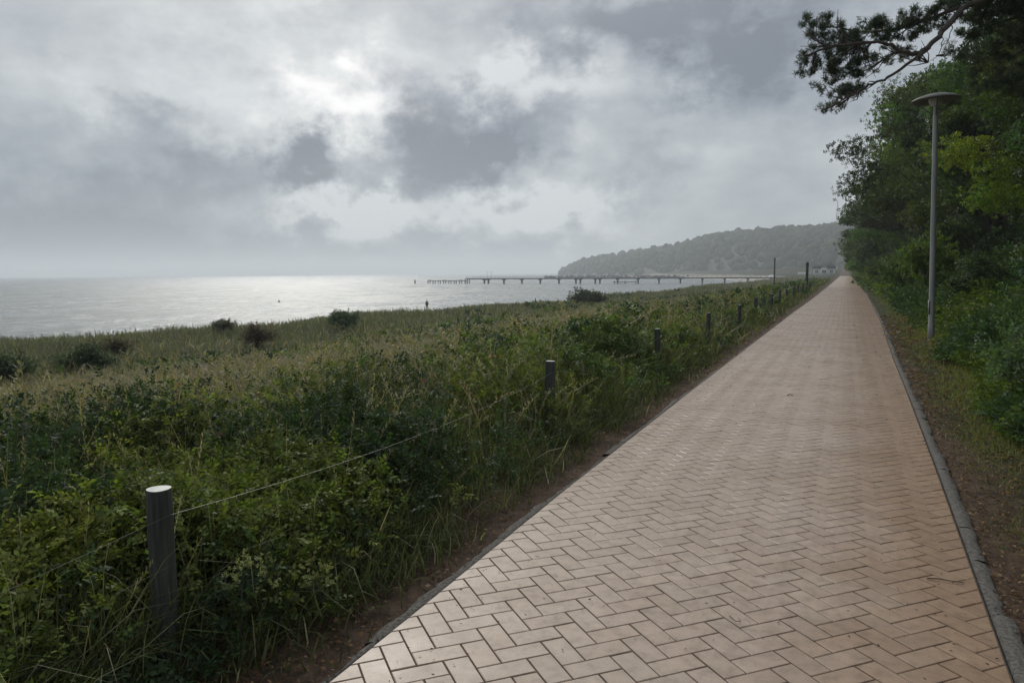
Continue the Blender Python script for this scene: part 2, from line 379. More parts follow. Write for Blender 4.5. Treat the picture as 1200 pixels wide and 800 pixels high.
def herringbone(y0, y1, bevel):
    V = []; faces = []; col = []; n = 0
    OX, OY = -1.796, 2.921                                        # a block corner
    period_y = W_*math.sqrt(2); period_x = 2*math.sqrt(2)*W_
    hj = .0030
    for j in range(int((y0-OY)/period_y)-4, int((y1-OY)/period_y)+4):
        for i in range(-2, int(3.6/period_x)+3):
            ox, oy = OX+i*period_x, OY+j*period_y
            # block running up-left to down-right (-45) and block running up-right (+45)
            for kind in (0, 1):
                if kind == 0: P = [(0, 0), (W_, W_), (W_+2*W_, W_-2*W_), (2*W_, -2*W_)]
                else: P = [(2*W_, -2*W_), (4*W_, 0), (5*W_, -W_), (3*W_, -3*W_)]
                P = [(ox+px*C45, oy+py*C45) for px, py in P]
                cx = sum(p[0] for p in P)/4; cy = sum(p[1] for p in P)/4
                if cy < y0 or cy >= y1: continue
                L_, Rr = float(xl(cy)), float(xr(cy))
                if cx < L_-.16 or cx > Rr+.16: continue
                # inset for the joint
                Q_ = []
                for a in range(4):
                    p, pm, pp = P[a], P[a-1], P[(a+1) % 4]
                    v1 = ((pm[0]-p[0]), (pm[1]-p[1])); l1 = math.hypot(*v1); v2 = ((pp[0]-p[0]), (pp[1]-p[1])); l2 = math.hypot(*v2)
                    Q_.append((p[0]+hj*(v1[0]/l1+v2[0]/l2), p[1]+hj*(v1[1]/l1+v2[1]/l2)))
                sl = (float(xl(cy+1))-float(xl(cy-1)))/2; sr = (float(xr(cy+1))-float(xr(cy-1)))/2
                Q_ = clip(Q_, L_, cy, sl, 1, 1)
                if len(Q_) > 2: Q_ = clip(Q_, Rr-.004, cy, sr, 1, -1)
                if len(Q_) < 3: continue
                ar = 0
                for a in range(len(Q_)): ar += Q_[a][0]*Q_[(a+1) % len(Q_)][1]-Q_[(a+1) % len(Q_)][0]*Q_[a][1]
                if abs(ar) < .0008: continue
                if ar < 0: Q_ = Q_[::-1]
                c_ = (sum(p[0] for p in Q_)/len(Q_), sum(p[1] for p in Q_)/len(Q_))
                dz = random.gauss(0, .0006); tx = random.gauss(0, .0035); ty = random.gauss(0, .0035)
                zf = lambda p, d: dz+(p[0]-c_[0])*tx+(p[1]-c_[1])*ty-d
                k = len(Q_)
                base = [(.43, .335, .262), (.455, .36, .29), (.41, .315, .24), (.47, .378, .30), (.42, .345, .28), (.40, .30, .225), (.44, .35, .275)][random.randrange(7)]
                s = random.uniform(.93, 1.05)*.93; base = tuple(v*.45+w_*.55 for v, w_ in zip(base, (.435, .315, .238))); base = tuple(v*s for v in base)
                if bevel:
                    ins = .003
                    top = []
                    for p in Q_:
                        d = math.hypot(p[0]-c_[0], p[1]-c_[1])+1e-6; f = max(0, 1-ins*1.4/d)
                        top.append((c_[0]+(p[0]-c_[0])*f, c_[1]+(p[1]-c_[1])*f))
                    V += [(p[0], p[1], zf(p, 0)) for p in top]+[(p[0], p[1], zf(p, .0022)) for p in Q_]+[(p[0], p[1], -.03) for p in Q_]
                    faces.append(list(range(n, n+k)))
                    for r in (0, 1):
                        for a in range(k): faces.append([n+r*k+a, n+(r+1)*k+a, n+(r+1)*k+(a+1) % k, n+r*k+(a+1) % k])
                    col += [base]*(3*k); n += 3*k
                else:
                    V += [(p[0], p[1], zf(p, 0)) for p in Q_]
                    faces.append(list(range(n, n+k))); col += [base]*k; n += k
    return V, faces, col
V1, F1, C1 = herringbone(-1.5, 16, True)
V2, F2, C2 = herringbone(16, 80, False)
me = bpy.data.meshes.new('path'); off = len(V1); Vp = V1+V2; Fp = F1+[[a+off for a in f] for f in F2]; Cp = C1+C2
mi = [0]*len(Fp)
# bed of jointing sand below the blocks, and the far stretch
yb = list(np.linspace(-1.5, 30, 64))+list(np.linspace(31, 80, 30)); o_ = len(Vp)
for y in yb: Vp += [(float(xl(y))-.002, y, -.0075), (float(xr(y))+.002, y, -.0055)]; Cp += [(.1, .07, .05)]*2
for a in range(len(yb)-1): Fp.append([o_+2*a, o_+2*a+1, o_+2*a+3, o_+2*a+2]); mi.append(1)
yf = np.linspace(80, 262, 60); o_ = len(Vp)
for y in yf: Vp += [(float(xl(y)), y, 0), (float(xr(y)), y, 0)]; Cp += [(.39, .30, .235)]*2
for a in range(len(yf)-1): Fp.append([o_+2*a, o_+2*a+1, o_+2*a+3, o_+2*a+2]); mi.append(0)
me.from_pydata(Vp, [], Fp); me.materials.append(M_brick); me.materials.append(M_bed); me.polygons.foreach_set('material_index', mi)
at_ = me.attributes.new('tint', 'FLOAT_COLOR', 'POINT'); c4 = np.ones((len(Vp), 4), np.float32); c4[:, :3] = Cp; at_.data.foreach_set('color', c4.ravel())
path = bpy.data.objects.new('path', me); COL.objects.link(path); tag(path, kind='structure')

# kerbs: rough grey stones laid end to end
def kerb(side):
    V = []; F = []; n = 0; y = -1.5
    while y < 240:
        ln = random.uniform(.5, 1.0)*(1 if y < 30 else 2); y2 = y+ln
        wd = random.uniform(.075, .10) if side > 0 else random.uniform(.035, .075)
        e = (xr if side > 0 else xl); seg = 9; hz = random.uniform(-.010, -.003)-(0 if side > 0 else .008)
        rows = []
        for s in range(seg):
            yy = y+.002+(ln-.004)*s/(seg-1); x0 = float(e(yy))+side*.008; w2 = wd+random.gauss(0, .006)
            edge = -.003 if s in (0, seg-1) else 0
            xs4 = [(x0, -.03), (x0+side*.012, hz+edge+random.gauss(0, .002)), (x0+side*w2*.55, hz+edge+.002+random.gauss(0, .003)), (x0+side*w2, hz-.006+edge+random.gauss(0, .005)), (x0+side*(w2+.02), -.06)]
            for a, z in xs4: V.append((a, yy, z))
        for s in range(seg-1):
            for a in range(4):
                q = [n+s*5+a, n+s*5+a+1, n+(s+1)*5+a+1, n+(s+1)*5+a]
                F.append(q if side > 0 else q[::-1])
        n += seg*5; y = y2
    ob = mesh_from('kerb', np.array(V), [np.array(F)], M_stone, smooth=True); tag(ob, kind='structure')
kerb(1); kerb(-1)

# ------------------------------------------------------------------ foliage templates and scatter
def rotmats(yaw, pitch, roll):
    cy, sy, cp, sp, cr_, sr = np.cos(yaw), np.sin(yaw), np.cos(pitch), np.sin(pitch), np.cos(roll), np.sin(roll)
    z = np.zeros_like(cy); o = np.ones_like(cy)
    Rz = np.stack([np.stack([cy, -sy, z], -1), np.stack([sy, cy, z], -1), np.stack([z, z, o], -1)], -2)
    Rx = np.stack([np.stack([o, z, z], -1), np.stack([z, cp, -sp], -1), np.stack([z, sp, cp], -1)], -2)
    Ry = np.stack([np.stack([cr_, z, sr], -1), np.stack([z, o, z], -1), np.stack([-sr, z, cr_], -1)], -2)
    return Rz @ Rx @ Ry
def instance(T, Fq, P, yaw, pitch, roll, s, col, jit=.25, leafv=4):
    """copy template T to every P; col (n,3); brightness jitter per leaf of leafv vertices"""
    n, k = len(P), len(T)
    Rm = rotmats(yaw, pitch, roll)
    s = np.asarray(s)
    if s.ndim == 1: s = s[:, None]
    V = np.einsum('nij,nkj->nki', Rm, T[None]*s[:, None, :])+P[:, None, :]
    F = (Fq[None]+(np.arange(n)*k)[:, None, None]).reshape(-1, Fq.shape[1])
    j = 1+rng.uniform(-jit, jit, (n, (k+leafv-1)//leafv)); j = np.repeat(j, leafv, axis=1)[:, :k]
    C = np.repeat(col[:, None, :], k, 1)*j[:, :, None]
    return V.reshape(-1, 3), F, np.clip(C.reshape(-1, 3), 0, 1)
class Cloud:
    def __init__(s): s.V = []; s.F = []; s.C = []; s.n = 0
    def add(s, V, F, C): s.V.append(V); s.F.append(F+s.n); s.C.append(C); s.n += len(V)
    def build(s, name, mat, parent=None):
        return mesh_from(name, np.concatenate(s.V), [np.concatenate(s.F)], mat, tint=np.concatenate(s.C), parent=parent)
def leaf_quad(base, d, side, l, w, droop=.15):
    base = np.array(base, float); d = np.array(d, float); d /= np.linalg.norm(d); side = np.array(side, float); side -= d*side.dot(d); side /= np.linalg.norm(side)
    up = np.cross(side, d)
    return [base, base+d*l*.45+side*w+up*l*.10, base+d*l-up*l*droop, base+d*l*.45-side*w+up*l*.10]
def spray_template(nl=7, L0=1.0, leaf=.34, seed=0, wide=.42):
    r = random.Random(seed); V = []
    for i in range(nl):
        t = (i//2+1)/(nl//2+1) if i < nl-1 else 1.0
        p = (r.uniform(-.05, .05), L0*t, .16*math.sin(t*2.2)*L0+r.uniform(-.04, .04))
        sgn = 1 if i % 2 else -1
        d = (sgn*1.0, .55+r.uniform(-.2, .3), r.uniform(-.3, .35)) if i < nl-1 else (r.uniform(-.2, .2), 1, r.uniform(-.3, .1))
        V += leaf_quad(p, d, (d[1]+.001, -d[0], r.uniform(-.7, .7)), leaf*r.uniform(.8, 1.15), leaf*wide)
    V += [(-.01, 0, 0), (.01, 0, 0), (.006, L0*.95, .13*L0), (-.006, L0*.95, .13*L0)]
    V = np.array(V, float); F = np.arange(len(V)).reshape(-1, 4); return V, F
def tuft_template(nl, seed, leaf=.5, wide=.36):
    """a leafy shoot tip: leaves radiating around a twig"""
    r = random.Random(seed); V = []
    for i in range(nl):
        a = i*2.4+r.uniform(-.4, .4); t = i/nl
        d = (math.cos(a), math.sin(a)*.9, .25+r.uniform(-.35, .5))
        V += leaf_quad((math.cos(a)*.08+r.uniform(-.1, .1), math.sin(a)*.08+r.uniform(-.1, .1), t*.75), d, (-math.sin(a), math.cos(a), r.uniform(-.5, .5)), leaf*r.uniform(.7, 1.2), leaf*wide)
    V = np.array(V, float); return V, np.arange(len(V)).reshape(-1, 4)
def needle_template(nl, seed):
    r = random.Random(seed); V = []
    for i in range(nl):
        a = r.uniform(0, 6.283); e = r.uniform(-.2, 1.3); t = r.uniform(0, .8)
        d = np.array((math.cos(a)*math.cos(e), math.sin(a)*math.cos(e), math.sin(e))); s_ = np.cross(d, (r.uniform(-1, 1), r.uniform(-1, 1), 1.)); s_ /= np.linalg.norm(s_)
        b0 = np.array((0, 0, t*.6)); l = r.uniform(.35, .55)
        V += [b0-s_*.028, b0+s_*.028, b0+d*l+s_*.012, b0+d*l-s_*.012]
    V = np.array(V, float); return V, np.arange(len(V)).reshape(-1, 4)
def blade_template(bend, w=.022, seg=3):
    V = []; F = []
    for i in range(seg+1):
        t = i/seg; a = bend*t
        y = math.sin(a)/max(bend, .01) if bend > .01 else 0; y = (1-math.cos(a))/max(bend, .01); z = math.sin(a)/max(bend, .01)
        ww = w*(1-t)**.7+.0015
        V += [(-ww, y, z), (ww, y, z)]
    for i in range(seg): F.append([2*i, 2*i+1, 2*i+3, 2*i+2])
    return np.array(V), np.array(F)
def panicle_template(bend, seed):
    V, F = blade_template(bend, .006, 4); V = list(map(tuple, V)); F = F.tolist(); r = random.Random(seed)
    n = len(V)
    for i in range(12):
        t = .70+.30*i/12; a = bend*t; y = (1-math.cos(a))/bend; z = math.sin(a)/bend; az_ = r.uniform(0, 6.28); w = .035*(1.2-(t-.7)*2.5)
        d = np.array((math.cos(az_)*w, math.sin(az_)*w, .035)); b0 = np.array((0, y, z)); s_ = np.array((-math.sin(az_), math.cos(az_), 0))*.007
        q = [b0, b0+d*.5+s_, b0+d, b0+d*.5-s_]; V += [tuple(v) for v in q]; F.append([n, n+1, n+2, n+3]); n += 4
    return np.array(V), np.array(F)
SPR = [spray_template(7, 1, .36, s_, .30) for s_ in range(6)]
TUF = [tuft_template(9, s_+20) for s_ in range(4)]
BLD = [blade_template(b_) for b_ in (.25, .6, 1.0, 1.5, 2.1)]
PAN = [panicle_template(b_, 5+i) for i, b_ in enumerate((.3, .6, 1.0))]
NDL = [needle_template(16, s_+40) for s_ in range(3)]

def scatter(cl, temps, P, s, col, tilt=(.0, .8), jit=.25, leafv=4, roll=.5):
    k = rng.integers(0, len(temps), len(P))
    for i, (T, F) in enumerate(temps):
        m = k == i; n = int(m.sum())
        if not n: continue
        sm = s[m] if s.ndim == 1 else s[m]
        cl.add(*instance(T, F, P[m], rng.uniform(0, 6.283, n), rng.uniform(tilt[0], tilt[1], n), rng.normal(0, roll, n), sm, col[m], jit, leafv))
def logpolar(n, d0, d1, a0, a1):
    d = np.exp(rng.uniform(math.log(d0), math.log(d1), n)); a = np.radians(rng.uniform(a0, a1, n))
    return d*np.sin(a), d*np.cos(a), d
def hsv_jit(base, n, amp=.25, hue=.12):
    c = np.array(base)[None]*(1+rng.uniform(-amp, amp, (n, 1))); c = c*(1+rng.uniform(-hue, hue, (n, 3))*np.array([1, .3, 1])); return c

# ------------------------------------------------------------------ left side: rose thicket, grasses, dune
def bush_mask(x, y):
    d = -x+fbm(x*.35, y*.35, 11, 3)*5-2.5
    near = np.interp(d, [2.3, 2.9, 6.0, 8.2], [1, 1, 1, 0])
    patch = np.clip((fbm(x*.16, y*.16, 13, 3)-.53)*9, 0, 1)*np.interp(-x, [6, 14, 30], [1, .6, .15])
    dist = np.hypot(x, y)
    near = near*np.interp(dist, [5, 9, 16, 30], [1, .62, .24, .10])
    gap = np.clip((fbm(x*1.0, y*1.0, 15, 3)-.43)*9, .03, 1)
    return np.clip(np.maximum(near*gap, patch*.28), 0, 1)*np.where(y < 2.6, np.interp(-x, [2.8, 3.3], [.10, 1]), np.interp(-x, [2.45, 2.8], [.14, 1]))
def hveg(x, y):
    h = np.interp(-x, [1.95, 2.2, 2.6, 3.2, 5, 8, 12, 20, 30], [.03, .14, .38, .66, .76, .58, .38, .32, .42])
    dist = np.hypot(x, y)
    h = h*np.interp(dist, [4, 12, 60], [1, .92, .8])
    h = h*(1-.93*np.exp(-((x+2.30)/.30)**4-((y-1.95)/.42)**4))
    return h*(.35+1.25*fbm(x*1.3, y*1.3, 17, 4))*(.62+.76*fbm(x*.5, y*.5, 18, 3))
# 1. leafy thicket
th = Cloud()
x, y, d = logpolar(520000, 1.7, 120, -78, -1.5)
m = (x < -2.25) & (x > -26) & (rng.random(len(x)) < bush_mask(x, y)); x, y, d = x[m], y[m], d[m]
keep = rng.random(len(x)) < np.interp(d, [3, 5], [.75, 1]); x, y, d = x[keep], y[keep], d[keep]
u = np.where(rng.random(len(x)) < .2, rng.random(len(x)), .50+.55*rng.random(len(x))**.8)+np.where(rng.random(len(x)) < .05, rng.random(len(x))*.3, 0)
lean = np.clip(-(x+2.25), 0, .5)*0
z = zg(x, y)+hveg(x, y)*u*1.05+.03
s = rng.uniform(.055, .105, len(x))*np.clip(d/9.5, 1, 4)
hue = fbm(x*.7, y*.7, 19, 3)
c = np.where((hue > .52)[:, None], hsv_jit((.128, .162, .040), len(x), .45), hsv_jit((.045, .076, .034), len(x), .4))
c = np.where((vn(x*1.9, y*1.9, 23) > .80)[:, None], hsv_jit((.21, .24, .06), len(x)), c)
sp = fbm(x*.55, y*.55, 97, 3) > .54
scatter(th, SPR, np.c_[x, y, z][~sp], s[~sp], c[~sp], (-.5, 1.2), .4)
scatter(th, TUF, np.c_[x, y, z][sp], s[sp]*1.15, c[sp]*np.array([.72, .86, 1.1]), (-.5, 1.2), .4)
xf = rng.uniform(-7.5, -3.2, 26); yf_ = rng.uniform(1.5, 9, 26)
scatter(th, TUF, np.c_[xf, yf_, zg(xf, yf_)+hveg(xf, yf_)*1.08+.03], np.full(26, .045), hsv_jit((.42, .07, .16), 26, .2, .05), (-.3, .4), .15)
tag(th.build('undergrowth', M_leaf), kind='stuff')
print('thicket', len(x))
# 2. green grass and weeds
gr = Cloud()
x, y, d = logpolar(620000, 1.7, 160, -78, -1.0)
bm = bush_mask(x, y)
k = np.interp(-x, [1.98, 2.25, 2.6, 10, 14, 26], [0, .4, 1, .8, .6, .6])*(1-.55*bm)
m = (x < -1.92) & (x > -36) & (rng.random(len(x)) < k*np.interp(d, [3, 7], [.4, 1])*np.where(x > -9, np.clip((fbm(x*1.6, y*1.6, 91, 3)-.30)*4, .15, 1), 1)); x, y, d, bm = x[m], y[m], d[m], bm[m]
s = (hveg(x, y)*rng.uniform(.55, 1.4, len(x))+.06)
wd = np.clip(d/6.5, 1, 10)*rng.uniform(.12, .30, len(x))/np.maximum(s, .1)*.9
S = np.c_[s*wd, s, s]
tan_ = np.clip(np.interp(-x+(fbm(x*.3, y*.3, 27, 3)-.5)*7, [7, 10, 20, 26], [.06, .9, .85, .4]), 0, 1)*np.interp(np.hypot(x, y), [10, 60], [1, .6])
tn = rng.random(len(x)) < tan_*.8
c = np.where(tn[:, None], hsv_jit((.42, .37, .25), len(x), .3), hsv_jit((.120, .142, .060), len(x), .5))
dune = -x > 22
c = np.where((dune & (rng.random(len(x)) < .8))[:, None], hsv_jit((.17, .175, .125), len(x), .3), c)
scatter(gr, BLD, np.c_[x, y, zg(x, y)-.01], S, c, (-.5, .5), .1, 8, .35)
print('grass', len(x))
# long pale stems arching over the thicket
xa, ya, da = logpolar(9000, 2.4, 40, -78, -3)
ma = (xa < -2.4) & (xa > -12) & (rng.random(len(xa)) < .5*np.clip((fbm(xa*.9, ya*.9, 93, 3)-.4)*6, .1, 1)); xa, ya, da = xa[ma], ya[ma], da[ma]
sa = (hveg(xa, ya)+.25)*rng.uniform(.9, 1.5, len(xa)); wa_ = np.clip(da/5, 1, 8)*.12/sa
scatter(gr, BLD[1:], np.c_[xa, ya, zg(xa, ya)], np.c_[sa*wa_, sa, sa], hsv_jit((.26, .25, .17), len(xa), .3), (-.5, .5), .1, 8, .3)
# seed heads
x, y, d = logpolar(110000, 2.3, 80, -78, -2)
tan_ = np.interp(-x+(fbm(x*.3, y*.3, 27, 3)-.5)*7, [2.4, 4, 7, 10, 18, 22], [.03, .08, .25, .95, .8, .2])
m = (x < -2.5) & (x > -26) & (rng.random(len(x)) < tan_*.75); x, y, d = x[m], y[m], d[m]
s = (hveg(x, y)+.18)*rng.uniform(.75, 1.25, len(x)); wd = np.clip(d/4.5, 1, 8)
wd = wd*np.interp(d, [3, 9], [.45, 1])
scatter(gr, PAN, np.c_[x, y, zg(x, y)], np.c_[s*wd, s*np.clip(wd, .6, 2.0), s], hsv_jit((.30, .26, .17), len(x), .3), (-.25, .25), .15, 4, .2)
tag(gr.build('grass', M_grass), kind='stuff')
# 3. dune crest: marram grass in dense tussocks
dn = Cloud()
n = 150000
yy = np.exp(rng.uniform(math.log(14), math.log(430), n)); kx = np.interp(yy, [-1e4, 20, 40, 85, 180, 400], [1, 1, 1.03, 1.2, 1.36, 1.5])
xs = rng.uniform(-38, -19, n); x = -3+(xs+3)/kx; y = yy
d = np.hypot(x, y); m = rng.random(n) < np.clip((fbm(x*.35, y*.35, 41, 3)-.25)*3, .15, 1); x, y, d, xs = x[m], y[m], d[m], xs[m]
s = rng.uniform(.28, .66, len(x))*(.15+1.7*fbm(x*.3, y*.3, 43, 3)**1.5); wd = np.clip(d/9, 1, 20)*.35
scatter(dn, BLD, np.c_[x, y, zg(x, y)-.02], np.c_[s*wd, s, s], np.where((rng.random(len(x)) < .25)[:, None], hsv_jit((.27, .25, .19), len(x), .2), hsv_jit((.145, .155, .115), len(x), .3)), (-.45, .45), .1, 8, .3)
tag(dn.build('dune_grass', M_grass), kind='stuff')
# 4. fringe of low weeds by the kerb and on the right-hand verge, sparse
vg = Cloud()
x, y, d = logpolar(300000, 2.2, 200, -3, 24)
e = x-xr(y)
cov = np.clip((fbm(x*1.3, y*1.3, 51, 4)-np.interp(y, [5, 10], [.45, .22]))*6, 0, 1)*np.interp(y, [3, 7, 10], [.3, .7, 1.0])
m = (e > .11) & (x < 8) & (rng.random(len(x)) < np.interp(e, [.1, .3, .5], [.1, .5, 1])*np.maximum(cov, .05)); x, y, d, e = x[m], y[m], d[m], e[m]
s = rng.uniform(.05, .13, len(x))*np.interp(e, [.1, .5, 1], [.5, .9, 1.5]); wd = np.clip(d/5, 1, 12)*.9
scatter(vg, BLD, np.c_[x, y, zg(x, y)-.005], np.c_[s*wd, s, s], hsv_jit((.19, .205, .07), len(x), .35), (-.8, .8), .1, 8, .5)
x, y, d = logpolar(60000, 2.0, 40, -80, -3)
m = (x < xl(y)-.07) & (x > -2.5) & (rng.random(len(x)) < np.interp(-x, [1.95, 2.2, 2.4], [.06, .3, .9])*np.clip((fbm(x*2, y*2, 53)-.35)*4, 0, 1)); x, y, d = x[m], y[m], d[m]
s = rng.uniform(.04, .16, len(x)); wd = np.clip(d/4, 1, 8)
scatter(vg, BLD, np.c_[x, y, zg(x, y)-.005], np.c_[s*wd, s, s], hsv_jit((.055, .070, .022), len(x), .35), (-.8, .8), .1, 8, .5)
tag(vg.build('verge_grass', M_grass), kind='stuff')
# 5. bank undergrowth on the right
bk = Cloud()
x, y, d = logpolar(190000, 5.0, 230, -1, 22)
bx = np.interp(y, [5, 8, 12, 20, 40, 100, 250], [1.7, 1.35, 1.55, 1.95, 2.0, 2.1, 2.2])+(fbm(x*.6, y*.6, 61, 3)-.5)*.8
m = (x > bx) & (x < 9) & (rng.random(len(x)) < np.clip((fbm(x*.7, y*.7, 63, 3)-.25)*4, .2, 1)); x, y, d, bx = x[m], y[m], d[m], bx[m]
hh = np.interp(x-bx, [0, .4, 1.2, 3], [.12, .4, .75, 1.1])*(.5+fbm(x*.8, y*.8, 65, 3))
z = zg(x, y)+hh*rng.random(len(x))**.5
s = rng.uniform(.10, .17, len(x))*np.clip(d/11, 1, 8)
c = np.where((fbm(x*.5, y*.5, 67, 3) > .5)[:, None], hsv_jit((.110, .160, .034), len(x), .4), hsv_jit((.060, .105, .040), len(x), .4))
scatter(bk, SPR, np.c_[x, y, z], s, c, (-.2, 1.0), .35)
tag(bk.build('bank_undergrowth', M_leaf), kind='stuff')
print('bank', len(x))
# 6. fallen leaves, needles and bits of twig
lt = Cloud()
Tq, Fq_ = np.array([leaf_quad((0, 0, 0), (0, 1, .05), (1, 0, .3), 1, .32, -.1)]).reshape(-1, 3), np.array([[0, 1, 2, 3]])
def litter(n, region, c0, smin, smax):
    x, y, d = logpolar(n, 2.0, 30, *region[0]); m = region[1](x, y); x, y, d = x[m], y[m], d[m]
    s = rng.uniform(smin, smax, len(x))*np.clip(d/6, 1, 4)
    S = np.c_[s*rng.uniform(.25, 1.1, len(x)), s, s]
    return x, y, S, c0(len(x))
br = lambda n: np.where((rng.random(n) < .35)[:, None], hsv_jit((.24, .145, .08), n, .4), hsv_jit((.11, .062, .038), n, .4))
for reg in (((-3, 24), lambda x, y: (x-xr(y) > .05+rng.random(len(x))**2*.1) & (x < xr(y)+1.4)), ((-80, -2), lambda x, y: (x < xl(y)-.03-rng.random(len(x))**2*.1) & (x > -2.6))):
    x, y, S, c = litter(60000, reg, br, .012, .035)
    lt.add(*instance(Tq, Fq_, np.c_[x, y, zg(x, y)+.012+rng.random(len(x))*.012], rng.uniform(0, 6.28, len(x)), rng.normal(0, .25, len(x)), rng.normal(0, .3, len(x)), S, c, .1, 4))
x, y, S, c = litter(5200, ((-75, 12), lambda x, y: (x > xl(y)+.02) & (x < xr(y)-.02) & (rng.random(len(x)) < .35+.65*(np.abs(x+.6) > .9))), lambda n: hsv_jit((.045, .03, .02), n, .5), .006, .020)
S[:, 0] *= rng.uniform(.15, 1, len(x))
lt.add(*instance(Tq, Fq_, np.c_[x, y, np.full(len(x), .004)], rng.uniform(0, 6.28, len(x)), rng.normal(0, .05, len(x)), rng.normal(0, .1, len(x)), S, c, .1, 4))
tag(lt.build('leaf_litter', M_grass), kind='stuff')

# a few bits worth their own object: twigs lying on the paving, a pale stone by the kerb
def twig(loc, pts, r, label):
    b_ = MB(); pts = np.array(pts, float); b_.tube(pts, np.linspace(r, r*.5, len(pts)), 5)
    o = b_.build('twig', M_twig, smooth=True); o.location = loc; tag(o, label, 'twig', 'twigs on the paving')
twig((-.43, 3.45, .006), [(-.02, .03, 0), (0, .0, .004), (.012, -.02, .004), (.035, -.01, 0), (.02, .03, 0)], .0022, 'small hooked dark twig lying in the middle of the paving, nearest the camera')
twig((.50, 4.32, .006), [(-.07, 0, 0), (-.02, .006, .004), (.03, .0, .004), (.10, .01, 0)], .004, 'straight dark twig on the right edge of the paving against the grey kerb')
twig((-.62, 10.2, .006), [(-.03, 0, .0), (0, .02, .01), (.04, .0, 0)], .007, 'small dark twig on the paving level with the third fence post')

# ------------------------------------------------------------------ individual plants
def shrub(name, loc, w, h, c, label, cat='shrub', leaf=.1, n=500, group=None, flowers=None, bare=False, temps=TUF):
    root = empty(name, loc, label, cat, group)
    b_ = MB(); tips = []
    for i in range(11):
        a = random.uniform(0, 6.28); rr = random.uniform(.3, 1)*w/2; hz = h*random.uniform(.6, 1.0)*(1-.45*(rr/(w/2))**2)
        p0 = np.array((random.uniform(-.06, .06)*w, random.uniform(-.06, .06)*w, -.05)); p2 = np.array((math.cos(a)*rr, math.sin(a)*rr, hz)); p1 = (p0+p2)/2+np.array((0, 0, .15*h))-np.array((p2[0], p2[1], 0))*.15
        b_.tube([p0, p1, p2], [.012*max(1, w), .009*max(1, w), .004*max(1, w)], 5); tips.append((p1, p2))
    b_.build('stem', M_bark, root, True)
    cl = Cloud(); k = rng.integers(0, len(tips), n); t = rng.random(n)**.6
    P = np.array([tips[a][0]*(1-q)+tips[a][1]*q for a, q in zip(k, t)])+rng.normal(0, 1, (n, 3))*np.array([w*.11, w*.11, h*.10])
    P[:, 2] = np.clip(P[:, 2], .03, h*1.05)
    scatter(cl, temps, P, rng.uniform(.7, 1.3, n)*leaf, hsv_jit(c, n, .3), (-.3, 1.0), .35)
    cl.build('foliage', M_leaf, root)
    if flowers:
        fc = Cloud(); n2 = flowers[1]; P = np.c_[rng.normal(0, w*.27, n2), rng.normal(0, w*.27, n2), h*rng.uniform(.6, 1.02, n2)]
        scatter(fc, TUF, P, np.full(n2, flowers[2]), hsv_jit(flowers[0], n2, .2, .05), (-.3, .6), .15); fc.build('flowers', M_grass, root)
    return root
def put(x, y, dz=0): return (x, y, float(zg(x, y))+dz)
DARK = (.050, .085, .036)
SHRUBS = [
 (-24.16, 26.1, 1.7, 1.25, (0.130, 0.100, 0.070), 'round reddish brown shrub alone in the tan meadow grass', .10, 1300),
 (-23.4, 71.5, 3.4, 1.75, (0.085, 0.104, 0.076), 'big dark ragged shrub standing up against the water', .22, 1500),
 (-26.4, 35.7, 1.9, 1.2, (0.067, 0.118, 0.057), 'dark green dune shrub between the brown shrub and the ragged one', .14, 1000),
 (-24.2, 17.6, 1.9, 1.1, DARK, 'low wide dark green shrub in tan grass, second from the left edge', .10, 1300),
 (-23.6, 15.0, 1.9, 1.1, DARK, 'dark green shrub in the tan grass at the left edge of the photo', .10, 1300),
 (-27.1, 21.2, 1.6, .9, (0.162, 0.142, 0.095), 'low brownish shrub on the dune behind the two dark green ones', .11, 900),
 (-30.5, 30.5, 1.4, .8, (0.133, 0.133, 0.095), 'small grey brown shrub on the dune crest, short of the bright water', .12, 500),
]
for (x, y, w, h, c, lab, lf, n) in SHRUBS: shrub('shrub', put(x, y), w, h, c, lab, 'shrub', lf, n, 'shrubs scattered over the dune meadow')
BS = [
 (2.15, 9.4, 1.4, 1.0, (0.104, 0.162, 0.076), 'pale leaved bush at the foot of the bank, lowest on the right', .09, 1300),
 (2.75, 11.4, 1.6, 1.5, (0.085, 0.133, 0.053), 'dense shrub behind the pale leaved one, short of the lamp', .11, 1200),
 (3.3, 14.2, 1.8, 1.9, (0.057, 0.110, 0.065), 'bluish dark shrub right behind the pale leaved shrubs, before the lamp', .12, 1200),
 (3.2, 21.8, 1.7, 1.5, (0.057, 0.095, 0.042), 'dark shrub just right of the lamp pole and behind it', .14, 900),
 (4.8, 37.5, 3.2, 3.3, (.075, .12, .05), 'dark tall bush up the bank behind the lamp pole, in the shade of the trees', .2, 1500),
 (2.75, 30.5, 2.2, 2.5, (0.114, 0.180, 0.030), 'yellow green rounded bush left of the lamp pole', .16, 1600),
 (2.5, 38.0, 1.8, 2.0, (0.085, 0.142, 0.034), 'mid green bush behind the yellow green one', .18, 900),
 (2.5, 47.0, 2.0, 2.4, (0.076, 0.133, 0.034), 'tall narrow bush on the path edge under the overhanging tree', .2, 800),
 (2.9, 60.0, 2.6, 2.6, (0.076, 0.123, 0.034), 'wide bush beneath the overhanging tree', .24, 700),
]
for (x, y, w, h, c, lab, lf, n) in BS: shrub('bush', put(x, y), w, h, c, lab, 'bush', lf, n, 'bushes along the foot of the wooded bank')

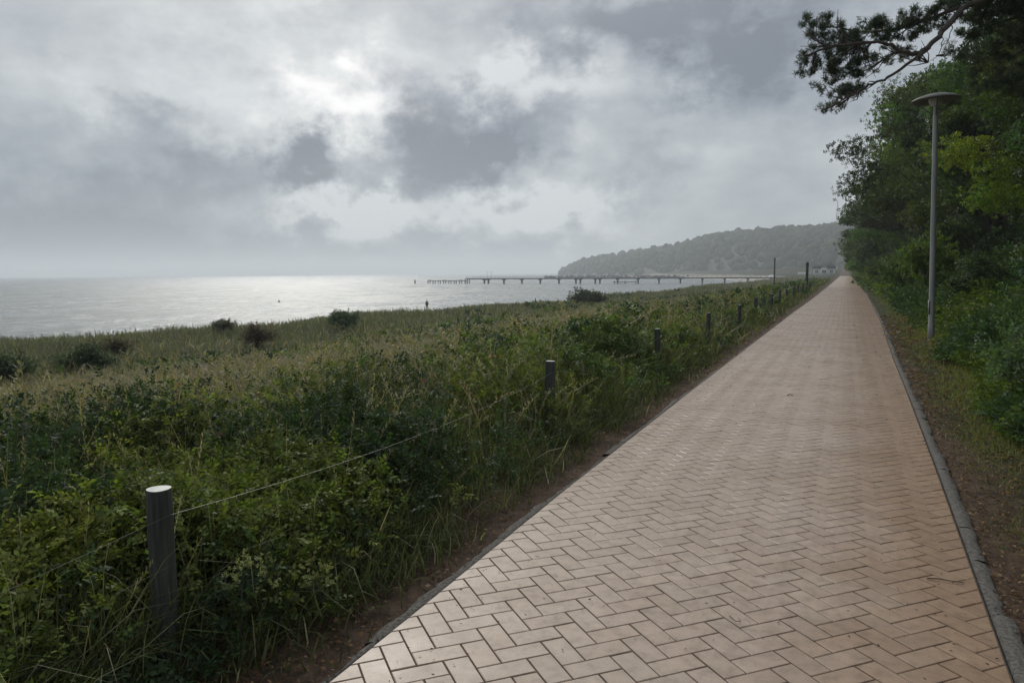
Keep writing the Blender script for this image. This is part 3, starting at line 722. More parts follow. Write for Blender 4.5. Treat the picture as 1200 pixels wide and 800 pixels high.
# prominent weeds beside the first post
def umbel(loc, h, label, col=(.30, .33, .14)):
    root = empty('flowering_weed', loc, label, 'wild plant', 'pale flowering weeds')
    b_ = MB(); top = np.array((random.uniform(-.06, .06), random.uniform(-.06, .06), h)); b_.tube([(0, 0, -.02), top*.5+np.array((.01, 0, 0)), top], [.004, .003, .002], 5)
    pts = []
    for i in range(7):
        q = top+np.array((random.uniform(-.07, .07), random.uniform(-.07, .07), random.uniform(-.03, .05))); b_.tube([top*.82, q], [.0015, .001], 4); pts.append(q)
    b_.build('stem', M_wood, root)
    cl = Cloud(); P = np.repeat(np.array(pts), 7, 0)+rng.normal(0, .012, (49, 3)); scatter(cl, TUF, P, np.full(49, .018), hsv_jit(col, 49, .2), (-.3, .5)); cl.build('flowers', M_grass, root)
    cl = Cloud(); P = np.c_[rng.normal(0, .04, 24), rng.normal(0, .04, 24), rng.uniform(.05, h*.8, 24)]; scatter(cl, SPR, P, np.full(24, .08), hsv_jit((.08, .11, .03), 24), (-.2, .8)); cl.build('leaves', M_leaf, root)
for (x, y, h, lab) in [(-2.27, 2.52, .30, 'pale yellow flowering weed by the kerb just right of the nearest post'), (-2.18, 2.75, .24, 'low pale flowering weed leaning over the bare soil strip'), (-2.36, 2.36, .42, 'tall pale flowering weed beside the foot of the nearest post')]:
    umbel(put(x, y), h, lab)

# ------------------------------------------------------------------ trees
def tree(name, loc, H, Rd, c, label, group, nclump=30, nspray=110, leaf=.2, clear=.12, lean=(0, 0), flat=.55, trunk_r=None, temps=None, mat=None, jit=.3):
    root = empty(name, loc, label, 'tree', group)
    b_ = MB(); tr = trunk_r or H*.018
    top = np.array((lean[0], lean[1], H*.86))
    tp = [np.array((0, 0, -.3)), top*.3+rng.normal(0, .12, 3)*[1, 1, 0], top*.62+rng.normal(0, .2, 3)*[1, 1, 0], top]
    b_.tube(tp, [tr*1.25, tr, tr*.65, tr*.2], 9)
    b_.build('trunk', M_bark, root, True)
    lb = MB(); cents = []
    for i in range(nclump):
        t = (i+.5)/nclump; zz = clear+(1-clear)*t
        prof = math.sin(min(1, (1-zz)*1.9+.12)*math.pi/2)*(.70+.30*math.sin(min(1, zz*2.2)*math.pi/2))
        a = i*2.399+random.uniform(-.5, .5); rr = Rd*prof*random.uniform(.45, 1.02)
        q = np.array((math.cos(a)*rr, math.sin(a)*rr, 0))+top*[zz, zz, 0]+np.array((0, 0, H*zz-.15*H*(1-zz)*0))
        z0 = max(.1, zz-.22); s_ = np.array([np.interp(z0, [0, .35, .72, 1], [p[k2] for p in tp]) for k2 in range(3)]); s_[2] = H*.86*z0/0.86*.86
        lb.tube([s_, (s_+q)/2+np.array((0, 0, .06*H*random.uniform(0, 1))), q], [tr*.33, tr*.2, tr*.06], 5); cents.append(q)
    lb.build('limbs', M_bark, root, True)
    cl = Cloud(); cr_s = Rd*.30
    Ps = []; Cs = []
    for q in cents:
        n = int(nspray*1.9*random.uniform(.6, 1.3)); sc = cr_s*random.uniform(.7, 1.3)
        v = rng.normal(0, 1, (n, 3)); v /= np.linalg.norm(v, axis=1)[:, None]; v *= (rng.random(n)**.42)[:, None]
        v *= np.array([1, 1, flat])*sc*(1+.12*rng.normal(0, 1, (n, 1)))
        Ps.append(q+v); Cs.append(hsv_jit(np.array(c)*random.choice([.5, .75, 1.0, 1.3, 1.6])*np.array((random.uniform(.85, 1.2), 1, random.uniform(.8, 1.1))), n, .22))
    P = np.concatenate(Ps); C_ = np.concatenate(Cs)
    P[:, 2] = np.maximum(P[:, 2], .3)
    scatter(cl, temps or TUF, P, rng.uniform(.7, 1.3, len(P))*leaf*.85, C_, (-.6, 1.2), jit)
    cl.build('crown', mat or M_leaf, root)
    return root
G1, G2, G3, G4 = (.070, .115, .032), (.085, .135, .030), (.055, .095, .045), (.125, .175, .026)
ROW = [
 # x, y, H, R, colour, clumps, sprays, leaf, clear, lean, label
 (5.6, 13.6, 5.4, 2.9, G3, 30, 150, .13, .18, (0, 0), 'dark leafy tree hanging over the bank at the right edge, nearest of the wood'),
 (6.6, 18.5, 6.6, 3.2, G3, 34, 150, .15, .12, (-.3, 0), 'dark bluish green tree at the right edge behind the nearest one'),
 (5.9, 23.5, 7.6, 2.9, G4, 34, 160, .16, .15, (-.5, 0), 'yellow green leafy tree just right of the lamp pole'),
 (7.0, 28.5, 9.0, 3.4, G1, 34, 150, .18, .10, (-.4, 0), 'dark green tree behind the yellow green one by the lamp'),
 (5.6, 36.0, 9.2, 3.2, G1, 34, 150, .21, .10, (-.5, 0), 'mid green tree reaching to the ground just left of the lamp pole'),
 (7.6, 43.0, 12.2, 4.2, G3, 36, 150, .24, .10, (-.3, 0), 'tall dark tree with its ragged top behind the lamp head'),
 (5.35, 55.0, 12.6, 5.0, G2, 50, 130, .26, .22, (-.8, 0), 'broad tree whose loose crown hangs out over the path'),
 (7.5, 66.0, 13.6, 5.0, G2, 40, 140, .3, .10, (-.4, 0), 'tall tree with a rounded top behind the broad overhanging one'),
 (5.4, 78.0, 11.8, 4.9, G1, 34, 130, .34, .08, (-.6, 0), 'tree overhanging the far path, next behind the rounded one'),
]
for r_ in ROW:
    x, y, H, Rd, c, nc, ns, lf, clr, ln, lab = r_
    tree('broadleaf_tree', put(x, y), H, Rd, c, lab, 'broadleaf trees along the right of the path', nc, ns, lf, clr+.13, ln)
for (x, y, H) in [(4.9, 96, 11.5), (4.5, 115, 11), (4.6, 138, 12), (4.5, 165, 12), (4.6, 195, 12), (4.5, 228, 12)]:
    tree('broadleaf_tree', put(x, y), H, 4.9, G1, 'one of the far trees where the wood closes on the end of the path', 'far trees at the end of the path', 26, 90, .5, .06)
for (x, y, H) in [(10, 22, 12), (11.5, 31, 12.5), (12.5, 41, 13), (13, 53, 13), (9.5, 15.5, 10.5), (13.5, 68, 13), (8.3, 33, 8), (9.2, 26, 9), (9.6, 35, 10), (8.8, 19.5, 8.5), (15, 36, 15), (16, 26, 15)]:
    tree('broadleaf_tree', put(x, y), H, 4.6, G3, 'dark tree deep in the wood behind the front row', 'trees deep in the wood', 30, 130, .3, .0)

# ------------------------------------------------------------------ the pine whose bough reaches in over the lamp
pine = empty('pine_tree', put(4.6, 12.6), 'dark pine outside the right edge whose long bough reaches over the path', 'tree')
pz = pine.location.z
def PL(p): return np.array(p, float)-np.array(pine.location)
tb = MB(); tb.tube([(0, 0, -.4), (-.1, .05, 2.2), (-.3, 0, 4.8), (-.25, 0, 7.2), (-.2, 0, 9.0)], [.22, .19, .15, .09, .03], 12); tb.build('trunk', M_bark, pine, True)
BOUGHS = [
    ([(2.91, 12.4, 5.41), (2.32, 12.2, 5.33), (1.72, 12.0, 5.22), (1.27, 11.8, 5.03), (1.08, 11.6, 4.73), (0.9, 11.4, 4.48), (0.75, 11.3, 4.38), (0.55, 11.2, 4.42), (0.41, 11.1, 4.52), (0.09, 11.0, 4.53), (-0.31, 10.8, 4.47), (-0.59, 10.7, 4.37)], 0.06),
    ([(1.26, 11.8, 5.05), (0.88, 11.9, 4.96), (0.47, 12.0, 4.91), (0.04, 12.0, 4.94), (-0.3, 12.1, 5.11), (-0.56, 12.1, 5.15)], 0.03),
    ([(0.9, 11.4, 4.47), (0.65, 11.2, 4.25), (0.41, 11.1, 4.07), (0.21, 11.0, 3.99), (0.01, 10.9, 3.85), (-0.24, 10.8, 3.73), (-0.36, 10.7, 3.65)], 0.026),
    ([(1.08, 11.6, 4.73), (1.06, 11.7, 4.54), (0.99, 11.8, 4.41), (0.92, 11.8, 4.38)], 0.008),
    ([(1.16, 11.6, 4.77), (1.13, 11.7, 4.59), (1.09, 11.7, 4.5)], 0.008),
    ([(0.55, 11.2, 4.42), (0.45, 11.1, 4.38), (0.38, 11.1, 4.33)], 0.008),
    ([(3.03, 12.5, 5.21), (2.46, 12.4, 5.07), (1.99, 12.4, 5.0), (1.61, 12.5, 4.91), (1.41, 12.6, 4.7)], 0.04),
    ([(3.08, 12.6, 4.8), (2.47, 12.8, 4.77), (2.0, 13.0, 4.8), (1.71, 13.1, 4.62)], 0.035),
    ([(3.1, 12.6, 4.36), (2.5, 12.4, 4.22), (2.03, 12.4, 4.15), (1.66, 12.6, 4.13)], 0.03),
]
PADS = [
    (-.34, 11.2, 4.05, .20, .10, 40), (-.02, 11.4, 4.0, .20, .08, 36), (-.10, 11.3, 4.3, .24, .12, 60), (.55, 11.7, 4.55, .25, .1, 50),
    (-0.52, 11.15, 4.29, 0.16, 0.11, 40),
    (-0.59, 11.12, 4.40, 0.09, 0.08, 19),
    (-0.52, 11.16, 4.90, 0.13, 0.09, 31),
    (-0.28, 11.29, 4.88, 0.16, 0.11, 34),
    (-0.45, 11.20, 4.65, 0.16, 0.16, 62),
    (-0.17, 11.34, 4.72, 0.21, 0.13, 73),
    (-0.21, 11.32, 4.43, 0.21, 0.16, 93),
    (0.03, 11.44, 4.55, 0.19, 0.19, 94),
    (0.20, 11.53, 4.80, 0.20, 0.14, 69),
    (0.41, 11.64, 4.83, 0.19, 0.12, 59),
    (0.62, 11.75, 4.92, 0.19, 0.12, 59),
    (0.82, 11.85, 5.00, 0.21, 0.13, 63),
    (1.03, 11.96, 5.07, 0.20, 0.14, 70),
    (1.19, 12.04, 5.19, 0.17, 0.11, 47),
    (-0.05, 11.40, 4.23, 0.21, 0.08, 27),
    (0.26, 11.56, 4.34, 0.19, 0.11, 25),
    (0.46, 11.67, 4.71, 0.27, 0.07, 42),
    (0.73, 11.80, 4.78, 0.22, 0.07, 32),
    (0.94, 11.91, 4.85, 0.14, 0.07, 19),
    (-0.09, 11.37, 4.00, 0.09, 0.07, 13),
    (-0.14, 11.34, 3.91, 0.11, 0.05, 13),
    (-0.34, 11.24, 3.78, 0.11, 0.05, 16),
    (-0.19, 11.32, 3.78, 0.09, 0.05, 13),
    (0.07, 11.46, 4.03, 0.08, 0.05, 12),
    (0.11, 11.48, 4.19, 0.08, 0.05, 10),
    (0.79, 11.83, 4.48, 0.14, 0.06, 11),
    (1.18, 12.03, 4.56, 0.08, 0.08, 12),
    (1.46, 12.18, 5.10, 0.29, 0.19, 140),
    (1.77, 12.34, 5.18, 0.29, 0.20, 151),
    (2.06, 12.48, 5.15, 0.26, 0.22, 146),
    (1.52, 12.20, 4.83, 0.23, 0.14, 78),
    (1.84, 12.37, 4.85, 0.26, 0.17, 118),
    (2.17, 12.53, 4.79, 0.22, 0.22, 123),
    (1.39, 12.13, 4.56, 0.11, 0.10, 21),
    (1.64, 12.26, 4.56, 0.20, 0.13, 59),
    (1.96, 12.42, 4.52, 0.20, 0.12, 53),
    (1.65, 12.26, 4.33, 0.17, 0.07, 22),
    (1.83, 12.35, 4.36, 0.17, 0.07, 22),
    (2.13, 12.50, 4.33, 0.18, 0.12, 40),
    (1.61, 12.23, 4.08, 0.26, 0.12, 66),
    (1.98, 12.42, 4.11, 0.29, 0.13, 100),
    (2.20, 12.53, 3.99, 0.21, 0.13, 68),
    (2.49, 12.69, 4.79, 0.45, 0.60, 1235),
    (2.58, 12.72, 4.11, 0.37, 0.37, 647),
    (2.62, 12.77, 5.47, 0.60, 0.45, 1235),
    (1.87, 12.39, 5.48, 0.58, 0.20, 580),
]

bm_ = MB()
for pts, r in BOUGHS:
    P = [PL(p) for p in pts]
    if pts[0][0] > 2.6: P = [np.array((-.25, 0, min(P[0][2]-.1, 7.0)))]+P
    P = np.array(P); t = np.linspace(0, len(P)-1, len(P)*4); Pi = np.stack([np.interp(t, np.arange(len(P)), P[:, k]) for k in range(3)], 1)
    Pi[1:-1] = (Pi[:-2]+Pi[1:-1]*2+Pi[2:])/4; Pi[1:-1] += rng.normal(0, .008, Pi[1:-1].shape)
    bm_.tube(Pi, np.linspace(r*.85, r*.2, len(Pi)), 7)
# side twigs out of the boughs into every pad of needles
allp = np.concatenate([np.stack([np.interp(np.linspace(0, len(p)-1, 24), np.arange(len(p)), np.array(p)[:, k]) for k in range(3)], 1) for p, r in BOUGHS])
nc = Cloud()
for (x, y, z, a, b_h, n) in PADS:
    c0 = np.array((x, y, z)); k = np.argmin(np.linalg.norm(allp-c0, axis=1)+np.abs(allp[:, 0]-x)*.2*0)
    st = allp[k]
    for q in range(4):
        e_ = c0+rng.normal(0, 1, 3)*[a*.6, a*.6, b_h*.5]
        bm_.tube([PL(st), PL((st+e_)/2+rng.normal(0, .03, 3)), PL(e_)], [.009, .006, .003], 4)
    u = rng.normal(0, 1, (n, 3)); u /= np.linalg.norm(u, axis=1)[:, None]; u *= (rng.random(n)**.45)[:, None]
    # needles sit in small knots inside the pad
    kn = rng.normal(0, 1, (max(6, n//5), 3)); kn /= np.linalg.norm(kn, axis=1)[:, None]; kn *= (rng.random(len(kn))**.4)[:, None]
    n = int(n*2.1); P = kn[rng.integers(0, len(kn), n)]*[a*1.2, max(a, .2), b_h*1.25]+rng.normal(0, .024, (n, 3))+c0-np.array(pine.location)
    scatter(nc, NDL, P, rng.uniform(.075, .13, n), hsv_jit((.075, .098, .070), n, .35), (-.7, 1.2), .3, 4, .5)
bm_.build('bough', M_bark, pine, True)
# the rest of its crown, above and to the right of the frame
P = []
for q in range(46):
    c0 = np.array((rng.normal(.2, .9), rng.normal(.2, 1.3), rng.uniform(6.2, 9.6))); n = 90
    kn = c0+rng.normal(0, 1, (12, 3))*[.5, .5, .22]; P.append(kn[rng.integers(0, 12, n)]+rng.normal(0, .05, (n, 3)))
P = np.concatenate(P); scatter(nc, NDL, P, rng.uniform(.12, .2, len(P)), hsv_jit((.022, .036, .022), len(P), .3), (-.7, 1.2), .3, 4, .5)
nc.build('needles', M_needle, pine)

# ------------------------------------------------------------------ street lamp
lamp = empty('street_lamp', (1.74, 18.7, 0.04), 'tall grey street lamp with a wide flat round head, between the path and the bushes', 'street lamp')
lamp.rotation_euler = (0, R_(-1.15), 0)
b_ = MB(); b_.lathe([(.0, -.3), (.068, -.3), (.068, .35), (.060, .37), (.056, 2.6), (.050, 5.02), (.050, 5.06), (0, 5.06)]); b_.build('pole', M_pole, lamp, True)
b_ = MB(); b_.box((-.062, -.02, .75), (.012, .09, .30)); b_.build('access_door', M_pole, lamp)
b_ = MB(); b_.lathe([(0, -.1), (.1, -.1), (.1, .03), (.075, .05), (.0, .05)], n=16); b_.build('base_collar', M_pole, lamp, True)
b_ = MB(); b_.lathe([(0, 5.30), (.10, 5.295), (.24, 5.27), (.38, 5.225), (.465, 5.18), (.482, 5.155), (.465, 5.145), (.38, 5.15), (.20, 5.19), (0, 5.195)], n=40); b_.build('lamp_shade', M_lamp, lamp, True)
b_ = MB(); b_.lathe([(0, 5.05), (.075, 5.05), (.12, 5.08), (.15, 5.18), (.15, 5.20), (0, 5.2)], n=24); b_.build('lamp_housing', M_glass, lamp, True)
for i in range(3):
    a = i*2.094+.5; b_ = MB(); b_.tube([(math.cos(a)*.045, math.sin(a)*.045, 4.86), (math.cos(a)*.22, math.sin(a)*.22, 5.0), (math.cos(a)*.40, math.sin(a)*.40, 5.165)], .012, 6); b_.build('bracket', M_lamp, lamp, True)

# ------------------------------------------------------------------ fence: round posts and a sagging wire
PY = [-2.55, 2.2, 6.95, 11.65, 16.35, 21.05, 25.75, 30.5, 35.2, 39.9, 44.6, 49.3, 54.0, 58.7, 63.4]
ORD = ['first', 'second', 'third', 'fourth', 'fifth', 'sixth', 'seventh', 'eighth', 'ninth', 'tenth', 'eleventh', 'twelfth', 'thirteenth', 'fourteenth']
EXTRA = {0: 'thick weathered round post with a pale wet cut top, nearest the camera among the leaves', 1: 'second nearest weathered round post, half sunk in the thicket', 2: 'third weathered round post from the camera, its top clear of the seed heads'}
tops = []
def post_mesh(r, h):
    b_ = MB(); rr = [r*random.uniform(.96, 1.03) for _ in range(9)]
    prof = [(rr[i], -.35+(h+.35)*i/8) for i in range(9)]; prof[-1] = (r*.97, h-.006); prof.append((r*.93, h)); b_.lathe(prof, n=18)
    v = b_.V[0]; v[:, :2] *= (1+.04*np.sin(np.arctan2(v[:, 1], v[:, 0])*3+1))[:, None]; return b_
for i, y in enumerate(PY):
    if i == 0:
        tops.append(np.array((-2.62, y, .62))); continue
    x = -2.66+random.gauss(0, .035)+(0 if y < 45 else .02*(y-45)/10); h = .72+random.gauss(0, .03)+(.0 if i > 1 else -.0)
    if i == 1: x, h = -2.595, .715
    if i == 2: x, h = -2.70, .72
    if i == 3: x, h = -2.66, .715
    z = float(zg(x, y)); r = .052 if i < 3 else random.uniform(.045, .06)
    rt = empty('fence_post', (x, y, z), EXTRA.get(i-1, '%s round fence post from the camera in the row beside the path' % ORD[i-1]), 'fence post', 'fence posts along the path')
    tx, ty = random.gauss(0, .018), random.gauss(0, .022)
    if i == 1: tx, ty = .0, .0
    rt.rotation_euler = (tx, ty, random.uniform(0, 6))
    h -= z
    post_mesh(r, h).build('shaft', M_wood, rt, True)
    b_ = MB(); n = 18; a = np.arange(n)/n*6.2832; rad = r*.93*(1+.04*np.sin(a*3+1)); b_.add(np.vstack([[0, 0, h+.004], np.c_[np.cos(a)*rad, np.sin(a)*rad, np.full(n, h+.0015)]]), t=[[0, k+1, (k+1) % n+1] for k in range(n)]); b_.build('cut_top', M_cut, rt)
    tops.append(np.array((x+r+.004, y, z+h-.105)))
b_ = MB()
for p0, p1 in zip(tops[:-1], tops[1:]):
    t = np.linspace(0, 1, 15)[:, None]; P = p0*(1-t)+p1*t; P[:, 2] -= (4*t*(1-t))[:, 0]*random.uniform(.08, .13); b_.tube(P, (.0009, .0013, .0018)[0 if p0[1] < 2 else 1 if p0[1] < 12 else 2], 5, False)
tag(b_.build('fence_wire', M_wire, None, True), 'thin slack wire strung from post to post beside the path', 'wire')
def stake(x, y, h, r, lab):
    z = float(zg(x, y)); rt = empty('stake', (x, y, z), lab, 'stake', 'posts out on the meadow'); rt.rotation_euler = (random.gauss(0, .03), random.gauss(0, .03), 0)
    post_mesh(r, h).build('shaft', M_wood, rt, True)
stake(-5.4, 42, 1.05, .06, 'short stake in the meadow seaward of the fence, left of the other posts')
stake(-4.5, 34, .85, .05, 'short thin stake just seaward of the path fence')
def tall_post(x, y, ztop, r, lab):
    z = float(zg(x, y)); rt = empty('tall_post', (x, y, z), lab, 'pole', 'tall dark poles at the far end of the meadow'); h = ztop-z
    b_ = MB(); b_.lathe([(r, -.4), (r, h*.5), (r*.9, h-.02), (0, h)], n=12); b_.build('shaft', M_wood, rt, True)
    b_ = MB(); b_.box((0, 0, h-.22), (r*2.5, r*2.5, .06)); b_.build('band', M_wood, rt)
tall_post(-3.38, 76, 2.42, .13, 'thick dark pole at the path fence, short of the white house')
tall_post(-12.4, 150, 4.08, .14, 'thinner dark pole where the pier meets the shore')

# ------------------------------------------------------------------ pier
PYY = 397.0
pier = empty('pier', (-40, PYY, SEA), 'long low pier on piles running out from the shore', 'pier')
b_ = MB(); x0, x1 = -205, -18; b_.box(((x0+x1)/2+40, 0, 2.95), (x1-x0, 3.4, .42)); b_.box(((x0+x1)/2+40, -1.75, 2.72), (x1-x0-.2, .25, .5)); b_.box(((x0+x1)/2+40, 1.75, 2.72), (x1-x0-.2, .25, .5)); b_.build('deck', M_pier, pier)
for side in (-1.6, 1.6):
    b_ = MB(); b_.box(((x0+x1)/2+40, side, 4.15), (x1-x0, .08, .07)); b_.box(((x0+x1)/2+40, side, 3.7), (x1-x0, .04, .05))
    for k in range(int((x1-x0)/2.4)): b_.box((x0+40+k*2.4, side+.001, 3.66), (.07, .07, .96))
    b_.build('railing', M_pier, pier)
X = -192.5; k = 0
while X < -30:
    dbl = k in (0, 5, 6)
    for dx in ((-1.3, 1.3) if dbl else (0,)):
        b_ = MB()
        for dy in (-.45, .45): b_.tube([(X+40+dx, dy, -4), (X+40+dx, dy, 2.6)], .36, 8)
        b_.box((X+40+dx, 0, 2.25), (.9, 4.2, .5)); b_.build('pile_bent', M_pier, pier)
    X += 11.3; k += 1
for xx in (-192.8, -190.2):
    b_ = MB(); b_.tube([(xx+40, 1.7, 2.9), (xx+40, 1.7, 6.6)], .07, 6); b_.tube([(xx+40, 1.7, 6.6), (xx+40.5, 1.7, 6.8)], .12, 6); b_.build('pier_lamp', M_pier, pier)
st = empty('landing_stage', (-218, 396, SEA), 'low dark boat landing at the sea end of the pier', 'landing stage')
b_ = MB(); b_.box((0, 0, 1.75), (26, 3, .35)); b_.build('deck', M_pier, st)
for k in range(8):
    b_ = MB()
    for dy in (-1.3, 1.3): b_.tube([(-12.6+k*3.6, dy, -4), (-12.6+k*3.6, dy, 2.1+.3*(k % 3 == 0))], .3, 8)
    b_.build('pile', M_pier, st)
for k in range(3):
    b_ = MB(); b_.tube([(12+k*1.4, 0, -4), (12+k*1.4, .3, 3.0)], .3, 8); b_.build('pile', M_pier, st)
st2 = empty('floating_stage', (-107, 388, SEA), 'low narrow landing under the middle of the pier', 'landing stage')
b_ = MB(); b_.box((0, 0, .95), (12, 2.2, .3)); b_.build('deck', M_pier, st2)
for k in (-5.8, 0, 5.8):
    b_ = MB(); b_.tube([(k, 1, -4), (k, 1, 1.5)], .3, 8); b_.build('pile', M_pier, st2)
b_ = MB(); b_.tube([(-238, 392, -8), (-238, 392, -2.4), (-238.2, 392, -2.2)], [.45, .45, .3], 9); tag(b_.build('mooring_pile', M_pier, None, True), 'single dark pile standing in the water left of the landing', 'pile')
bo = empty('buoy', (-115.4, 132, SEA), 'small dark buoy floating on the bright water', 'buoy')
b_ = MB(); b_.lathe([(0, -.25), (.25, -.15), (.32, .05), (.24, .25), (.08, .34), (.05, .5), (0, .52)], n=12); b_.build('float', M_cloth, bo, True)
b_ = MB(); b_.lathe([(.06, .5), (.1, .56), (.06, .64), (0, .66)], n=8); b_.build('ring', M_wire, bo, True)
# stone breakwater by the point
b_ = MB()
for k in range(150):
    x = -275+k*.95+random.gauss(0, .3); b_.box((x, 700+random.gauss(0, 1.4), SEA+random.uniform(.2, 2.6)), (random.uniform(1.2, 2.6), random.uniform(1.2, 2.4), random.uniform(1, 2)), random.uniform(0, 3))
tag(b_.build('breakwater', M_stone), 'thin dark line of boulders in the sea before the wooded point', 'breakwater')

# ------------------------------------------------------------------ person on the shore
def person(loc, lab):
    rt = empty('person', loc, lab, 'person', rz=.6)
    V = [(0, 0, .95), (0, 0, 1.15), (0, 0, 1.38), (0, .0, 1.50), (0, .02, 1.60), (0, .02, 1.70), (-.09, 0, .88), (-.11, .02, .48), (-.12, 0, .07), (-.12, .14, .03), (.09, 0, .88), (.12, .06, .48), (.13, -.04, .07), (.13, .1, .03),
         (-.19, 0, 1.40), (-.25, .02, 1.13), (-.20, .14, .98), (-.17, .20, .93), (.19, 0, 1.40), (.26, .0, 1.13), (.22, .13, .97), (.18, .20, .93)]
    E_ = [(0, 1), (1, 2), (2, 3), (3, 4), (4, 5), (0, 6), (6, 7), (7, 8), (8, 9), (0, 10), (10, 11), (11, 12), (12, 13), (2, 14), (14, 15), (15, 16), (16, 17), (2, 18), (18, 19), (19, 20), (20, 21)]
    Rr = [.14, .13, .15, .055, .09, .07, .09, .065, .045, .035, .09, .065, .045, .035, .06, .042, .032, .025, .06, .042, .032, .025]
    me = bpy.data.meshes.new('body'); me.from_pydata(V, E_, []); me.materials.append(M_cloth); o = bpy.data.objects.new('body', me); COL.objects.link(o); o.parent = rt
    sk = o.modifiers.new('skin', 'SKIN')
    for i, r in enumerate(Rr): me.skin_vertices[0].data[i].radius = (r, r)
    me.skin_vertices[0].data[0].use_root = True; o.modifiers.new('sub', 'SUBSURF').levels = 1
    b_ = MB(); b_.lathe([(0, 1.76), (.06, 1.75), (.10, 1.70), (.105, 1.62), (.09, 1.58)], (0, .0, 0), 12); b_.build('hair', M_bark, rt, True)
    b_ = MB(); b_.lathe([(.17, .86), (.18, 1.0), (.165, 1.15), (.20, 1.38), (.13, 1.46), (.07, 1.50)], n=14); b_.build('jacket', M_cloth, rt, True)
person((-61.6, 105, -4.38), 'small dark figure of a person standing at the water edge beyond the dune')

# ------------------------------------------------------------------ white house under the hill
house = empty('white_house', (-10.7, 430, float(zg(-10.7, 430))), 'small white house with a dark roof and a gable below the wooded hill', 'house')
hz = .0
b_ = MB(); b_.box((0, 0, 1.75+hz), (10.5, 8, 3.9)); b_.add([(-1.9, -5.2, 3.7), (1.9, -5.2, 3.7), (0, -5.2, 5.3), (-1.9, -3.9, 3.7), (1.9, -3.9, 3.7), (0, -3.9, 5.3)], [[0, 1, 4, 3], [1, 2, 5, 4], [0, 3, 5, 2]], [[0, 2, 1]]); b_.box((0, -4.6, 1.75), (3.8, 1.2, 3.9)); b_.build('wall', M_white, house)
def gable(mb, x0, x1, y0, y1, z0, z1, along='x'):
    if along == 'x': v = [(x0, y0, z0), (x1, y0, z0), (x1, y1, z0), (x0, y1, z0), (x0+1.6, (y0+y1)/2, z1), (x1-1.6, (y0+y1)/2, z1)]; q = [[0, 1, 5, 4], [2, 3, 4, 5], [0, 3, 2, 1]]; t = [[1, 2, 5], [3, 0, 4]]
    else: v = [(x0, y0, z0), (x1, y0, z0), (x1, y1, z0), (x0, y1, z0), ((x0+x1)/2, y0, z1), ((x0+x1)/2, y1, z1)]; q = [[0, 3, 5, 4], [1, 4, 5, 2]]; t = [[0, 4, 1]] if 0 else []
    mb.add(v, q, t)
b_ = MB(); gable(b_, -6, 6, -4.7, 4.7, 3.6, 6.0); b_.build('roof', M_roof, house)
b_ = MB(); v = np.array([(-2.5, -5.6, 3.45), (0, -5.6, 5.75), (2.5, -5.6, 3.45), (-2.5, 0, 3.45), (0, 0, 5.75), (2.5, 0, 3.45)]); b_.add(np.vstack([v, v-[0, 0, .25]]), [[0, 1, 4, 3], [1, 2, 5, 4], [6, 9, 10, 7], [7, 10, 11, 8], [0, 6, 7, 1], [1, 7, 8, 2]]); b_.build('gable_roof', M_roof, house)
b_ = MB(); b_.box((3, 1, 6.2), (.8, .8, 1.4)); b_.build('chimney', M_roof, house)
for x, y, w, h in [(-3.6, -4.06, 1.4, 1.5), (3.6, -4.06, 1.4, 1.5), (0, -5.26, 2.0, 1.6), (0, -5.26, .9, .8)]:
    z = 2.0 if h > 1 else 4.3
    b_ = MB(); b_.box((x, y, z), (w, .1, h)); wn = b_.build('window', M_pane, house)
    b_ = MB()
    for dx in (-w/2, 0, w/2): b_.box((x+dx, y-.05, z), (.1, .08, h+.1))
    for dz in (-h/2, h/2): b_.box((x, y-.052, z+dz), (w+.2, .08, .1))
    b_.build('frame', M_white, wn)
b_ = MB(); b_.box((-9.2, -2, .9), (7.5, .15, 1.5)); tag(b_.build('boundary_wall', M_white), None); o = bpy.data.objects['boundary_wall']; o.location = house.location; tag(o, 'low white wall running seaward from the white house', 'wall')
b_ = MB(); b_.box((0, 0, .9), (.7, .3, 1.8)); o = b_.build('notice_board', M_white); o.location = (-4.6, 424, float(zg(-4.6, 424))+1.4); tag(o, 'small pale board on the right side of the white house', 'board')
b_ = MB(); b_.tube([(0, 0, -1.8), (0, 0, 0)], .07, 6); b_.build('post', M_pier, o)
# pale beach shelters on the sand under the hill
def beach_shelter(x, y, s, lab):
    rt = empty('beach_shelter', (x, y, float(zg(x, y))), lab, 'beach shelter', 'pale shelters on the far beach', random.uniform(-.4, .4))
    b_ = MB(); b_.box((0, 0, .5*s), (2.2*s, 1.6*s, 1.0*s)); b_.build('body', M_white, rt)
    b_ = MB(); b_.add(np.array([(-1.2, -.9, 1.0), (1.2, -.9, 1.0), (1.2, .9, 1.0), (-1.2, .9, 1.0), (-.9, .1, 1.75), (.9, .1, 1.75)])*s+[0, 0, .003], [[0, 1, 5, 4], [2, 3, 4, 5]], [[1, 2, 5], [3, 0, 4]]); b_.build('hood', M_white, rt)
for k, (x, y, s) in enumerate([(-40, 466, 1.4), (-44.5, 470, 1.0), (-49, 474, .9), (-54.5, 478, 1.0), (-60, 486, 1.0), (-68, 492, .9)]):
    beach_shelter(x, y, s, 'largest pale shelter on the far beach, nearest the white house' if k == 0 else 'small pale shelter on the strip of sand under the hill')

